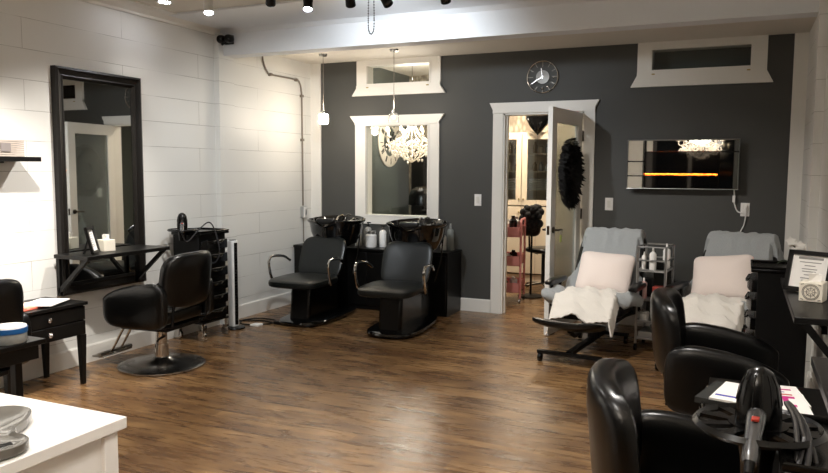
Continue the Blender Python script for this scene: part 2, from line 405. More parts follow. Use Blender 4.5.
hb.obj('door_handle', mat('bronze', '3d342a', 0.3, 1.0), door)
for k, z in enumerate((.25, 1.05, 1.8)):
    B().cyl((.006, -.026, z - .05), (.006, -.026, z + .05), .008, n=8).obj('hinge', mat('bronze', '3d342a', 0.3, 1.0), door)
DM = Matrix.Translation(door.location) @ Matrix.Rotation(door.rotation_euler[2], 4, 'Z')
def on_door(x, y, z): return DM @ Vector((x, y, z))
# which local side faces the room's left/camera?
sidey = 1 if (DM.to_3x3() @ Vector((0, 1, 0))).x < 0 else -1

# ------------------------------------------------------------------ wreath, keys, balloon
sy = -sidey            # camera-facing side of leaf (camera stands to the right of it)
wr = B()
for i in range(1500):
    a = random.uniform(0, 2 * PI); rr = .03 + .235 * math.sqrt(random.random())
    p = Vector((cos(a) * rr, 0, sin(a) * rr * 1.15)); q = p + Vector((cos(a) * random.uniform(.0, .06), random.uniform(.03, .085), sin(a) * random.uniform(.0, .05) - .03))
    t = Vector((-sin(a), 0, cos(a))) * random.uniform(.008, .014)
    if sy < 0: p.y, q.y = -p.y, -q.y
    d = (q - p) * .5 + Vector((0, .012 * sy, 0))
    wr.add([p, p + d + t, q, p + d - t, p + d + Vector((0, .004, 0))], [(0, 1, 4), (1, 2, 4), (2, 3, 4), (3, 0, 4), (0, 3, 2, 1)])
wr.lathe([(.05, -.012), (.07, .012), (.22, .012), (.235, 0), (.22, -.012), (.07, -.014)], n=32, closed=False, warp=lambda x, y, z: (x, z + .012 * sy, y * 1.15))
wo = wr.obj('feather_wreath', black_feather, smooth=False)
wo.location = on_door(-.42, sy * (th / 2 + .006), 1.455); wo.rotation_euler = door.rotation_euler
tag(wo, 'round black feathery wreath hanging on the open white door', 'wreath')

kr = B(); kr.tube(arc((0, 0, 0), .02, 0, 360, 16)[:-1], .0018, 6, True)
kt = thing('key_ring', 'keys with a pale green tag hanging from the door lever', 'keys', tuple(on_door(-dw + .10, sy * (th / 2 + .06), .918)), door.rotation_euler[2])
kr.obj('ring', steel, kt)
box('key_tag', -.018, .018, -.003, .003, -.085, -.022, mat('green_tag', 'a9b65a', .5), kt, .002)
B().prism([(-.004, -.02), (.004, -.02), (.005, -.07), (-.003, -.07)], 'y', .004, .007).obj('key', skinmetal, kt, smooth=False)

bal = thing('heart_balloon', 'shiny black heart balloon floating near top of doorway', 'balloon', (-2.44, 9.3, 2.09), R(10))
def heart(x, y, z):
    zz = z + .30 * abs(x) * (1 if z > -.05 else .6) - (.06 if abs(x) < .02 and z > .1 else 0)
    xx = x * (1 - max(0, -z) * 3.0)
    return (xx, y, zz)
B().pad((0, 0, 0), .155, .155, .07, .95, .9, 'y', warp=heart).obj('balloon_skin', gloss, bal)
B().cyl((0, 0, -.14), (0, 0, -.16), .004, .014, 10).obj('knot', gloss, bal)
B().tube([(0, 0, -.155), (.01, .0, -.6), (-.01, 0, -1.2), (0.0, 0, -2.1)], .0012, 5).obj('string', blackm, bal)

# ------------------------------------------------------------------ back room contents
cab = thing('storage_cabinet', 'tall cream cabinet with glass upper doors in the back room', 'cabinet', (-2.66, 9.58, 0))
cb = B(); W = .52
cb.box(-W, -W + .03, -.2, .22, 0, 1.97); cb.box(W - .03, W, -.2, .22, 0, 1.97); cb.box(-W, W, -.2, .22, 1.93, 1.97); cb.box(-W, W, -.2, .22, 0, .1); cb.box(-W, W, .2, .22, 0, 1.97)
for z in (.98, 1.2, 1.45, 1.68): cb.box(-W + .03, W - .03, -.17, .2, z, z + .02)
cb.obj('body', creamcab, cab, smooth=False)
for sgn in (-1, 1):
    dx0, dx1 = (-W + .005, -.005) if sgn < 0 else (.005, W - .005)
    up = B(); f = .07
    up.box(dx0, dx0 + f, -.225, -.203, 1.02, 1.95); up.box(dx1 - f, dx1, -.225, -.203, 1.02, 1.95); up.box(dx0 + f, dx1 - f, -.225, -.203, 1.02, 1.02 + f); up.box(dx0 + f, dx1 - f, -.225, -.203, 1.95 - f, 1.95)
    uo = up.obj('glass_door', creamcab, cab, smooth=False)
    box('pane', dx0 + f, dx1 - f, -.216, -.212, 1.02 + f, 1.95 - f, panem, uo)
    B().ball((-.03 * -sgn if sgn < 0 else .03, -.235, 1.0 + .1), .011, 10).obj('knob', skinmetal, uo)
    lo = box('lower_door', dx0, dx1, -.225, -.203, .12, 1.0, creamcab, cab, .004)
    B().ball((-.03 if sgn < 0 else .03, -.235, .93), .011, 10).obj('knob', skinmetal, lo)
k = 0
for z, names in ((1.70, 3), (1.47, 4), (1.22, 4)):
    for i in range(names):
        for s2 in (-1, 1):
            x = -2.66 + s2 * (.13 + .09 * i * .9) 
            if z == 1.22:
                if i > 1: continue
                o = B()
                for q in range(5): o.pad((0, 0, .015 + q * .03), .1, .09, .016, .4, .6)
                o.obj('towel_stack', whitetowel, loc=(-2.66 + s2 * (.16 + .2 * i) , 9.55, z))
                o = bpy.context.scene.collection.objects[-1]
                tag(o, 'folded white towels stacked on the cream cabinet shelf', 'towels', 'towel stacks in the cream cabinet')
            else:
                h = random.choice((.09, .12, .15))
                o = B().lathe([(.028, 0), (.03, .01), (.03, h * .7), (.015, h * .82), (.015, h)], n=14).obj('bottle', random.choice((paper, silverp, creamcab, mat('tan_bottle', 'a98f6e', .4))), loc=(x, 9.53, z))
                tag(o, 'small product bottle behind the glass of the cream cabinet', 'bottle', 'bottles in the cream cabinet')

# wooden floating shelf in front of the cabinet glass level
ws = thing('wall_ledge', 'thin black ledge with small items inside the doorway', 'shelf', (-2.27 - .25, 8.6, 1.62))
# pink trolley
pk = thing('rolling_cart', 'pink metal rolling cart loaded with supplies in the doorway room', 'cart', (-2.40, 7.98, 0), R(8))
COL.objects.unlink(ws); bpy.data.objects.remove(ws)
for z in (.12, .42, .74):
    t = B(); w_, d_ = .15, .22; h = .11
    t.box(-w_, w_, -d_, d_, z, z + .008); t.box(-w_, w_, -d_, -d_ + .006, z, z + h); t.box(-w_, w_, d_ - .006, d_, z, z + h); t.box(-w_, -w_ + .006, -d_, d_, z, z + h); t.box(w_ - .006, w_, -d_, d_, z, z + h)
    t.obj('basket', pinkm, pk, smooth=False)
for sx_ in (-1, 1):
    B().tube([(sx_ * .155, -.16, .05), (sx_ * .155, -.16, .9), (sx_ * .155, -.13, .93), (sx_ * .155, .13, .93), (sx_ * .155, .16, .9), (sx_ * .155, .16, .05)], .013, 8).obj('upright', pinkm, pk)
    for sy_ in (-1, 1):
        B().cyl((sx_ * .155 - .01, sy_ * .16, .026), (sx_ * .155 + .01, sy_ * .16, .026), .026, n=14).obj('caster', steel, pk)
for i, (dx, dy, z, mm, h) in enumerate(((-.06, -.12, .748, paper, .2), (.05, -.05, .748, blackp, .22), (-.03, .08, .748, whitetowel, .17), (.06, .12, .748, silverp, .2), (0, -.08, .428, paper, .12), (.04, .08, .428, blackp, .14), (-.04, -.05, .128, blackp, .12), (.05, .05, .128, whitesoft, .14))):
    v = Matrix.Rotation(R(8), 4, 'Z') @ Vector((dx, dy, 0))
    o = B().lathe([(.035, 0), (.045, .02), (.045, h * .75), (.02, h * .88), (.02, h)], n=16).obj('supply_bottle', mm, loc=(-2.40 + v.x, 7.98 + v.y, z))
    lv = 'top' if z > .7 else ('middle' if z > .4 else 'lowest')
    tag(o, {0: 'cream bottle at the front of the pink cart top basket', 1: 'black bottle near the front right of the pink cart top basket', 2: 'towelling wrapped bottle at the back left of pink cart top basket', 3: 'silver bottle at the far right of pink cart top basket', 4: 'cream bottle in middle basket of the pink cart', 5: 'black bottle in middle basket of the pink cart', 6: 'black bottle in lowest basket of the pink cart', 7: 'white bottle in lowest basket of the pink cart'}[i], 'bottle')

def star_base(p, r, z, m_, cm):
    for k in range(5):
        a = 2 * PI * k / 5
        B().tube([(0, 0, z), (cos(a) * r * .6, sin(a) * r * .6, z - .012), (cos(a) * r, sin(a) * r, z - .03)], [.018, .014, .011]).obj('leg', m_, p)
        B().cyl((cos(a) * r - .012 * sin(a), sin(a) * r + .012 * cos(a), .025), (cos(a) * r + .012 * sin(a), sin(a) * r - .012 * cos(a), .025), .025, n=14).obj('caster', cm, p)
def stool(label, loc, rz, back=True):
    p = thing('rolling_stool', label, 'stool', loc, rz)
    star_base(p, .27, .085, chrome, blackp)
    B().cyl((0, 0, .07), (0, 0, .46), .022).obj('gas_column', blackm, p)
    B().pad((0, 0, .50), .2, .2, .04, .7, .6).obj('seat', leather, p)
    if back:
        B().tube([(0, .1, .46), (0, .24, .5), (0, .25, .7)], .012).obj('back_post', blackm, p)
        B().pad((0, .25, .82), .18, .14, .035, .6, .6, 'y').obj('backrest', leather, p)
    return p
stool('black rolling stool with chrome star base beyond the pink cart', (-2.22, 8.85, 0), R(150))
# standing black hair dryer-ish hooded jacket: a black tousled bag on the stool back
bb = B()
for i in range(60):
    a = random.uniform(0, 2 * PI); e = random.uniform(-1, 1); rr = .12 * math.sqrt(1 - e * e * .9)
    bb.ball((cos(a) * rr, sin(a) * rr * .7, e * .13), random.uniform(.03, .05), 8)
bo = bb.obj('mop_wig', black_feather, loc=(-2.23, 8.32, 0.93)); tag(bo, 'curly black wig on a stand beside the pink cart', 'wig')
t = thing('wig_stand', 'slim black stand holding the curly wig beside the pink cart', 'stand', (-2.23, 8.32, 0))
B().cyl((0, 0, .02), (0, 0, .86), .012).obj('pole', blackm, t); B().lathe([(.15, 0), (.15, .012), (.02, .025)], n=24).obj('base', blackm, t)

# large clock on the dark back room wall
ck = thing('wall_clock', 'large pale clock with dark numerals seen through the window', 'clock', (LX + .004, 9.16, 1.86), R(90))
B().lathe([(.2, 0), (.2, .02), (.33, .02), (.345, .012), (.345, 0)], n=48, closed=True, warp=lambda x, y, z: (x, -z, y)).obj('dial_ring', mat('aged_white', 'cfc8bb', .6), ck)
B().lathe([(.0, 0.002), (.05, .02), (.06, .002)], n=24, warp=lambda x, y, z: (x, -z, y)).obj('hub', blackm, ck)
nb = B()
for k in range(12):
    a = 2 * PI * k / 12
    for j in range(random.choice((1, 2, 3))):
        M = Matrix.Rotation(a, 4, 'Y'); o_ = (j - 1) * .018
        nb.box(o_ - .005, o_ + .005, -.024, -.02, .225, .31, M)
nb.obj('numeral', blackm, ck, smooth=False)
B().box(-.008, .008, -.026, -.022, -.03, .2, Matrix.Rotation(R(60), 4, 'Y')).obj('hour_hand', blackm, ck, smooth=False)
B().box(-.006, .006, -.03, -.026, -.03, .28, Matrix.Rotation(R(-105), 4, 'Y')).obj('minute_hand', blackm, ck, smooth=False)
for k in range(4):
    B().box(-.006, .006, -.012, 0, 0, .2, Matrix.Rotation(R(45 + 90 * k), 4, 'Y')).obj('spoke', blackm, ck, smooth=False)

tallcab = thing('wardrobe', 'black wardrobe at the far end of the back room', 'wardrobe', (-3.72, 9.60, 0))
box('body', -.55, .42, -.2, .2, 0.0, 1.75, blackm, tallcab, .004)
box('door', -.54, -.07, -.215, -.2, .05, 1.72, blackwood, tallcab, .003); box('door', -.06, .41, -.215, -.2, .05, 1.72, blackwood, tallcab, .003)

hd_ = thing('hood_dryer', 'black hooded dryer on a stand seen low through the left window', 'hair dryer', (-3.72, 8.55, 0), R(20))
star_base(hd_, .26, .085, blackm, blackp)
B().cyl((0, 0, .07), (0, 0, 1.05), .02).obj('pole', blackm, hd_)
B().lathe([(.0, .17), (.07, .165), (.14, .12), (.17, .05), (.175, -.06), (.165, -.06), (.155, .04), (.12, .11), (.0, .15)], (0, -.12, 1.10), 32, sy=1.15).obj('hood', blackp, hd_)
wt = thing('work_table', 'dark cabinet with towels seen low through the left window', 'cabinet', (-3.30, 8.15, 0))
box('body', -.16, .16, -.2, .2, 0, .98, blackm, wt, .004); box('table_top', -.18, .18, -.22, .22, .98, 1.0, blackwood, wt, .003)
o = B()
for q in range(3): o.pad((0, 0, .018 + q * .034), .09, .12, .018, .4, .6)
tag(o.obj('towel_stack', whitetowel, loc=(-3.30, 8.12, 1.0)), 'folded cream towels low in the left window', 'towels')
# chandeliers
def chandelier(label, loc, n=8, r=.36):
    c = thing('chandelier', label, 'chandelier', loc)
    B().cyl((0, 0, 0), (0, 0, .34), .012).obj('stem', chrome, c)
    top = CB if loc[1] > D else CF
    B().tube([(0, 0, .34), (0, 0, top - loc[2] - .03)], .006).obj('chain', chrome, c)
    B().lathe([(.0, top - loc[2] - .05), (.04, top - loc[2] - .04), (.06, top - loc[2])], n=24).obj('ceiling_rose', chrome, c)
    for k in range(n):
        a = 2 * PI * k / n; ca, sa = cos(a), sin(a)
        pts = spline([(0, 0, 0.02), (ca * r * .5, sa * r * .5, -.06), (ca * r * .95, sa * r * .95, -.01), (ca * r, sa * r, .05)], 5)
        ar = B().tube(pts, .008, 6).lathe([(.005, 0), (.04, .01), (.042, .016), (.004, .01)], (ca * r, sa * r, .05), 14).obj('arm', crystal, c)
        B().cyl((ca * r, sa * r, .055), (ca * r, sa * r, .12), .011, n=8).obj('candle', whitesoft, ar)
        B().lathe([(.006, 0), (.018, .018), (.015, .04), (.002, .065)], (ca * r, sa * r, .12), 10).obj('bulb', bulbm, ar)
    dr = B()
    for i in range(230):
        a = random.uniform(0, 2 * PI); rr = r * math.sqrt(random.uniform(.01, 1.0)); lo = -.12 - .20 * (1 - rr / r); z = random.uniform(lo, .08 - .12 * (rr / r) + (.12 if rr < r * .4 else 0)); s_ = random.uniform(.009, .019)
        x, y = cos(a) * rr, sin(a) * rr
        dr.add([(x, y, z - s_ * 1.7), (x + s_, y, z), (x, y + s_, z), (x - s_, y, z), (x, y - s_, z), (x, y, z + s_)], [(0, 2, 1), (0, 3, 2), (0, 4, 3), (0, 1, 4), (5, 1, 2), (5, 2, 3), (5, 3, 4), (5, 4, 1)])
    o = dr.obj('crystal_drops', crystal, c, smooth=False); o['kind'] = 'stuff'
    st_ = B()
    for k in range(n * 2):
        a = 2 * PI * k / (n * 2)
        st_.tube(spline([(0, 0, .3), (cos(a) * r * .35, sin(a) * r * .35, .08), (cos(a) * r * .9, sin(a) * r * .9, -.02)], 6), .005, 5)
        st_.tube(spline([(cos(a) * r * .9, sin(a) * r * .9, -.02), (cos(a) * r * .5, sin(a) * r * .5, -.16), (0, 0, -.26)], 6), .005, 5)
    st_.obj('crystal_strands', crystal, c, smooth=False)['kind'] = 'stuff'
    return c
ch1 = chandelier('crystal chandelier with lit candle bulbs seen through the left window', (-3.83, 8.45, 1.83), 8, .33)
ch2 = chandelier('crystal chandelier hanging from the front room ceiling', (-0.72, 0.25, 1.95), 8, .36)

# ------------------------------------------------------------------ dark wall: clock, fireplace, switches
sc_ = thing('silver_wall_clock', 'round open silver clock on the dark wall above doorway', 'clock', (-1.84, D, 2.388))
B().tube(arc((0, -.02, 0), .152, 0, 360, 48)[:-1], .006, 8, True).obj('rim', chrome, sc_)
B().lathe([(.0, .012), (.064, .012), (.066, .018), (.0, .03)], n=32, warp=lambda x, y, z: (x, -z, y)).obj('dial', silverp, sc_)
for k in range(12):
    a = 2 * PI * k / 12; M = Matrix.Rotation(a, 4, 'Y')
    B().box(-.0025, .0025, -.022, -.018, .105 if k % 3 else .095, .149, M).obj('hour_mark', mat('mark_grey', '77736c', .4, .6), sc_, smooth=False)
B().box(-.004, .004, -.034, -.03, -.02, .085, Matrix.Rotation(R(-8), 4, 'Y')).obj('hour_hand', chrome, sc_, smooth=False)
B().box(-.004, .004, -.038, -.034, -.02, .125, Matrix.Rotation(R(238), 4, 'Y')).obj('minute_hand', chrome, sc_, smooth=False)
jb = B()
for a in (95, 180, 150): jb.ball((sin(R(a)) * .11, -.024, cos(R(a)) * .11), .009, 8)
jb.obj('jewel_markers', chrome, sc_)
B().cyl((0, 0, .0), (0, -.012, 0), .02).obj('movement', blackm, sc_)

fx0, fx1, fz0, fz1 = -0.993, -0.042, 1.315, 1.757; fy = D - .13
fp = thing('electric_fireplace', 'mirror framed electric fireplace with orange flame line on dark wall', 'fireplace', ((fx0 + fx1) / 2, D, fz0))
hx = (fx1 - fx0) / 2; H_ = fz1 - fz0
box('casing', -hx + .04, hx - .04, -.1, 0, .03, H_ - .03, blackm, fp)
fm_ = .004
def mp_(x0, x1, z0, z1, tilt=0):
    o = B().prism([(x0 + fm_, z0 + fm_), (x1 - fm_, z0 + fm_), (x1 - fm_, z1 - fm_), (x0 + fm_, z1 - fm_)], 'y', -.128, -.11).obj('mirror_panel', mirrorm, fp, smooth=False, bevel=.003, seg=1)
    return o
ix0, ix1, iz0, iz1 = -hx + .155, hx - .165, .0, H_ - .11
mp_(-hx, ix0, H_ * .56, H_); mp_(-hx, ix0, H_ * .26, H_ * .56); mp_(-hx, ix0, 0, H_ * .26)
mp_(ix0, hx, iz1, H_); mp_(ix1, hx, 0, iz1)
box('back_board', -hx, hx, -.112, -.098, 0, H_, blackm, fp)
b = B(); b.box(ix0, ix1, -.128, -.122, iz0, iz1)
b.obj('front_glass', mat('dark_glass', '0b0a0a', .03, spec=.9, coat=.5), fp, smooth=False)
fl = B()
for i in range(90):
    x = ix0 + .01 + (ix1 - ix0 - .02) * i / 89; h = random.uniform(.003, .010)
    fl.prism([(x - .005, .132), (x + .005, .132), (x + random.uniform(-.003, .003), .132 + h)], 'y', -.1315, -.1285)
fl.obj('flames', flame, fp, smooth=False)['kind'] = 'stuff'
eb = B()
for i in range(60):
    eb.ball((ix0 + .01 + (ix1 - ix0 - .02) * i / 59, -.131, .126 + random.uniform(-.003, .004)), random.uniform(.003, .005), 6)
eb.obj('ember_bed', mat('ember_glow', 'ff5a10', .6, emit='ff7a20', es=2), fp)['kind'] = 'stuff'
B().tube([(-hx, -.131, H_), (hx, -.131, H_), (hx, -.131, 0), (-hx, -.131, 0)], .003, 6, True).obj('edge_trim', steel, fp)

def plate(name, x, z, label, cat, n=1, y=D, rz=0):
    p = thing(name, label, cat, (x, y, z), rz)
    box('cover_plate', -.037, .037, -.007, 0, -.06, .06, whitesoft, p, .002)
    if name == 'light_switch': box('rocker', -.016, .016, -.012, -.007, -.033, .033, whitetrim, p, .002)
    else:
        for zz in (-.025, .025):
            box('socket', -.017, .017, -.010, -.007, zz - .018, zz + .018, whitetrim, p, .003)
    return p
plate('light_switch', -2.497, 1.168, 'white light switch on dark wall left of the doorway', 'switch')
plate('light_switch', -1.169, 1.157, 'white light switch on dark wall right of the open door', 'switch')
plate('power_outlet', 0.022, 1.135, 'white power outlet with plugs below the fireplace mirror', 'outlet')
c = B(); c.tube(spline([(-.075, D - .06, 1.32), (-.07, D - .03, 1.25), (-.07, D - .012, 1.20), (-.04, D - .015, 1.12), (0.015, D - .02, 1.105)], 8), .006, 8)
c.box(-.085, -.062, D - .045, D - .02, 1.20, 1.26); c.box(.008, .034, D - .035, D - .012, 1.09, 1.125)
tag(c.obj('fireplace_cord', whitesoft), 'white cord running from the fireplace mirror to the outlet', 'cord')
c = B(); c.tube(spline([(.022, D - .03, 1.15), (.03, D - .03, 1.10), (.018, D - .015, 1.0), (-.01, D - .015, .92), (0, D - .015, .8)], 8), .005, 8)
c.box(.010, .036, D - .04, D - .012, 1.145, 1.175)
tag(c.obj('outlet_cord', whitesoft), 'white cord dropping from the outlet behind the right recliner', 'cord')

# ------------------------------------------------------------------ conduit on left wall
cx = LX + .018
cd = B(); cd.tube(spline([(cx, 6.22, 2.68), (cx, 6.24, 2.56), (cx, 6.30, 2.47), (cx, 6.38, 2.445), (cx, 6.82, 2.445), (cx, 6.90, 2.42), (cx, 6.935, 2.34), (cx, 6.945, 2.2), (cx, 6.95, 1.6), (cx, 6.952, 1.07)], 6), .009, 8)
cd.tube([(cx, 6.955, .93), (cx, 6.96, .66)], .006, 8)
cnd = tag(cd.obj('wall_conduit', mat('conduit_paint', '776d62', .5)), 'thin painted conduit bending down the white block wall', 'conduit')
q = B()
for y_, z_ in ((6.36, 2.445), (6.84, 2.443), (6.945, 2.28), (6.95, 1.8)): q.box(LX, LX + .034, y_ - .016, y_ + .016, z_ - .014, z_ + .014)
q.obj('pipe_clips', mat('conduit_paint', '776d62', .5), cnd, smooth=False)
jb = thing('surface_switch_box', 'grey surface switch box on conduit beside the corner', 'switch', (LX, 6.955, 1.0), R(90))
box('box', -.035, .035, -.045, 0, -.06, .06, mat('box_grey', '9a9a96', .5), jb, .004)
box('cover_plate', -.034, .034, -.052, -.045, -.058, .058, whitesoft, jb, .002); box('rocker', -.012, .012, -.058, -.05, -.03, .03, steel, jb, .002)

# ------------------------------------------------------------------ ceiling fixtures
def track_head(label, loc, lit, aim, m_=blackm, cylm=None):
    p = thing('track_light', label, 'spotlight', loc, 0)
    top = CF - loc[2]
    B().cyl((0, 0, top - .02), (0, 0, top), .03, n=20).obj('mount', m_, p)
    B().tube([(0, 0, top - .01), (0, 0, .09)], .006).obj('stem', m_, p)
    B().tube([(-.034, 0, .01), (-.034, 0, .085), (.034, 0, .085), (.034, 0, .01)], .0045, 6).obj('yoke', m_, p)
    d = Vector(aim).normalized(); rot = d.to_track_quat('-Z', 'Y').to_euler()
    h = B().lathe([(.012, .055), (.028, .052), (.03, .03), (.034, -.045), (.031, -.045), (.028, -.02), (.0, -.018)], n=24).obj('lamp_head', m_, p, rot=rot)
    B().lathe([(.0, -.022), (.027, -.022), (.027, -.035), (.0, -.04)], n=20).obj('lens', spotglow if lit else mat('dark_lens', '303030', .2), h)
    return p
whiteh = mat('white_fixture', 'c9c7c2', .4)
def spot(loc, aim, power, size=75, blend=.6, col=(1, .93, .83), r=.04):
    l = bpy.data.lights.new('spot_lamp', 'SPOT'); l.energy = power; l.spot_size = R(size); l.spot_blend = blend; l.color = col; l.shadow_soft_size = r
    o = bpy.data.objects.new('spot_lamp', l); COL.objects.link(o); o.location = loc; o.rotation_euler = Vector(aim).to_track_quat('-Z', 'Y').to_euler(); return o
def area(loc, aim, power, size=.5, col=(1, .93, .83)):
    l = bpy.data.lights.new('area_lamp', 'AREA'); l.energy = power; l.shape = 'DISK'; l.size = size; l.color = col
    o = bpy.data.objects.new('area_lamp', l); COL.objects.link(o); o.location = loc; o.rotation_euler = Vector(aim).to_track_quat('-Z', 'Y').to_euler(); return o
WARM = (1, .90, .78); COOL = (.86, .93, 1.0); NEUT = (1, .95, .89)
heads = [
    ('white lit spotlight near the left wall ceiling', (-3.42, 4.13, 2.585), True, (.25, -.25, -1), whiteh),
    ('leftmost black spotlight above the beam, unlit', (-2.871, 4.087, 2.585), False, (-.75, .95, -.8), blackm),
    ('black lit spotlight second from left over the beam', (-2.711, 4.283, 2.575), True, (.2, -.4, -1), blackm),
    ('black spotlight third from left, tilted left, beside ball chain', (-2.393, 4.289, 2.58), False, (-.3, .8, -.8), blackm),
    ('black spotlight just right of the ball chain, tilted right', (-2.19, 4.40, 2.585), False, (.7, -.2, -1), blackm),
    ('black spotlight farthest right, barely showing at the top edge', (-1.82, 4.52, 2.60), False, (.3, -.2, -1), blackm)]
for lb, loc, lit, aim, mm in heads: track_head(lb, loc, lit, aim, mm)
tr = thing('lighting_track', 'ceiling track carrying the black spotlights', 'track', (0, 0, 0)); 
bpy.data.objects.remove(tr)
# recessed ceiling downlight near left wall and added unseen ones over the room
def downlight(x, y, label, z=CF):
    p = thing('recessed_downlight', label, 'downlight', (x, y, z))
    B().lathe([(.045, 0), (.045, -.006), (.06, -.008), (.065, 0)], n=28, closed=True).obj('trim_ring', whiteh, p)
    B().lathe([(.0, -.002), (.045, -.002), (.045, -.005), (.0, -.006)], n=24).obj('lens', spotglow, p)
downlight(-4.15, 4.50, 'bright recessed downlight beside the left crown moulding')
# ball chain
bc = B()
pts = spline([(-.0, 0, .463), (-.015, 0, .3), (-.02, 0, .06), (-.01, 0, .008), (.0, 0, 0), (.01, 0, .008), (.02, 0, .06), (.015, 0, .3), (0.0, 0, .463)], 16)
acc = 0; last = pts[0]
for p in pts:
    if (p - last).length > .0105: bc.ball(p, .0048, 8); last = p
bc.tube([p for p in pts], .0012, 4)
tag(bc.obj('ball_chain', mat('chain_metal', '4d4a45', .3, .8), loc=(-2.118, 4.06, 2.30)), 'looped metal ball chain hanging down from the ceiling', 'chain')
# security camera on the beam's left end
sm = thing('security_camera', 'small black twin security lamp on the beam at the left corner', 'camera', (-4.37, BD, 2.655))
sm.scale = (1.35, 1.35, 1.35)
box('mount', -.035, .035, -.02, 0, -.03, .03, blackm, sm, .004)
for s in (-1, 1):
    B().pad((s * .032, -.05, -.0), .028, .036, .028, .8, .8).obj('lamp_head', blackp, sm); 
B().cyl((-.02, -.03, -.02), (-.03, -.05, -.035), .008).obj('bracket', blackm, sm)

# pendants above the wash basins
def pendant(label, x, y, zc, lit):
    p = thing('pendant_lamp', label, 'pendant light', (x, y, zc))
    B().tube([(0, 0, .07), (0, 0, CRr - zc - .01)], .003, 6).obj('cord', mat('cord_grey', '8d857a', .5), p)
    B().lathe([(0, CRr - zc - .025), (.04, CRr - zc - .02), (.045, CRr - zc)], n=24).obj('ceiling_cap', chrome, p)
    B().cyl((0, 0, .045), (0, 0, .075), .02, n=16).obj('lamp_socket', chrome, p)
    if lit:
        B().lathe([(.03, .045), (.05, .035), (.052, -.05), (.04, -.062), (.0, -.064)], n=28).obj('glass_shade', pendglow, p)
    else:
        B().lathe([(.03, .045), (.05, .035), (.052, -.05), (.047, -.05), (.045, .03), (.028, .04)], n=28, closed=True).obj('glass_shade', glassm, p)
        B().ball((0, 0, 0.005), .022, 12).obj('bulb', mat('dim_bulb', 'fff4e0', .3, emit='ffeccc', es=1.2), p)
pendant('glowing white glass pendant left above first black wash basin', -4.0, 6.6, 2.005, True)
pendant('clear glass pendant in front of the left window', -3.19, 6.6, 1.99, False)

# ------------------------------------------------------------------ styling mirror on the left wall
mz0, mz1, my0, my1 = .55, 2.195, 3.735, 4.545
mr = thing('wall_mirror', 'tall dark framed mirror on the white left wall', 'mirror', (LX, (my0 + my1) / 2, mz0), R(90))
hw = (my1 - my0) / 2; hh = mz1 - mz0; fw = .085
def frame_bars(b, hw, hh, fw, prof):
    # mitred frame from a profile list [(inset, depth)]
    n = len(prof); corners = [(-1, 0), (1, 0), (1, 1), (-1, 1)]; vs = []
    for sx_, sz_ in corners:
        for ins, dep in prof:
            vs.append((sx_ * (hw - ins), -dep, ins if sz_ == 0 else hh - ins))
    fs = []
    for i in range(4):
        j = (i + 1) % 4
        for k in range(n): fs.append((i * n + k, i * n + (k + 1) % n, j * n + (k + 1) % n, j * n + k))
    b.add(vs, fs)
b = B(); frame_bars(b, hw, hh, fw, [(0, 0), (0, .045), (.018, .055), (.03, .045), (.055, .035), (.065, .04), (.085, .02), (.085, 0)])
b.obj('frame', darkframe, mr, smooth=False)
box('glass', -hw + .08, hw - .08, -.014, 0, .08, hh - .08, mirrorm, mr)

def wall_shelf(label, loc, rz, w_, d_):
    s = thing('station_shelf', label, 'shelf', loc, rz)
    box('board', -w_ / 2, w_ / 2, -d_, -.0, -.028, 0, blackwood, s, .003)
    for sg in (-1, 1):
        x = sg * (w_ / 2 - .03)
        br = B(); br.box(x - .012, x + .012, -.03, 0, -.30, -.028)
        M = Matrix.Translation((x, 0, 0))
        br.prism([(-.012, -.29), (-.012, -.25), (-d_ + .06, -.028), (-d_ + .02, -.028)], 'x', x - .012, x + .012)
        br.obj('bracket', blackwood, s, smooth=False)
    return s
wall_shelf('narrow black bracketed shelf across the left wall mirror', (LX + .057, 4.055, .862), R(90), .80, .33)

def photo_frame(name, label, loc, rz, w_, h_, lean, lines=True):
    f = thing(name, label, 'picture frame', loc, rz)
    M = Matrix.Rotation(-lean, 4, 'X')
    def mk_(nm, bxs, m__):
        b = B()
        for q in bxs: b.box(*q, M)
        return b.obj(nm, m__, f, smooth=False)
    t = .022; z = .003
    mk_('frame', [(-w_ / 2, -w_ / 2 + t, -.016, 0, z, h_), (w_ / 2 - t, w_ / 2, -.016, 0, z, h_), (-w_ / 2, w_ / 2, -.016, 0, z, t + z), (-w_ / 2, w_ / 2, -.016, 0, h_ - t, h_)], blackwood)
    mk_('backing', [(-w_ / 2 + .004, w_ / 2 - .004, .0, .005, .005, h_ - .003)], blackm)
    mk_('print', [(-w_ / 2 + t, w_ / 2 - t, -.006, -.0, t, h_ - t)], paper)
    if lines:
        L_ = []; ww = w_ / 2 - t
        for k, (zf, wf) in enumerate(((.80, .8), (.72, .7), (.64, .35), (.56, .5), (.50, .45), (.42, .3), (.34, .5), (.28, .4))):
            L_.append((-ww * wf * .85, ww * wf * .85, -.0072, -.006, h_ * zf, h_ * zf + (.012 if k == 0 else .004)))
        mk_('printed_lines', L_, ink)
    mk_('easel_leg', [], blackm) if False else None
    yb_ = h_ * .62 * sin(lean) + .009
    B().prism([(yb_, h_ * .60), (yb_ + .006, h_ * .60), (h_ * .42, 0), (h_ * .42 - .01, 0)], 'x', -.012, .012).obj('easel_leg', blackm, f, smooth=False)
    return f
photo_frame('picture_frame', 'small black picture frame standing on the left mirror shelf', (-4.20, 3.80, .863), R(120), .15, .20, R(14))

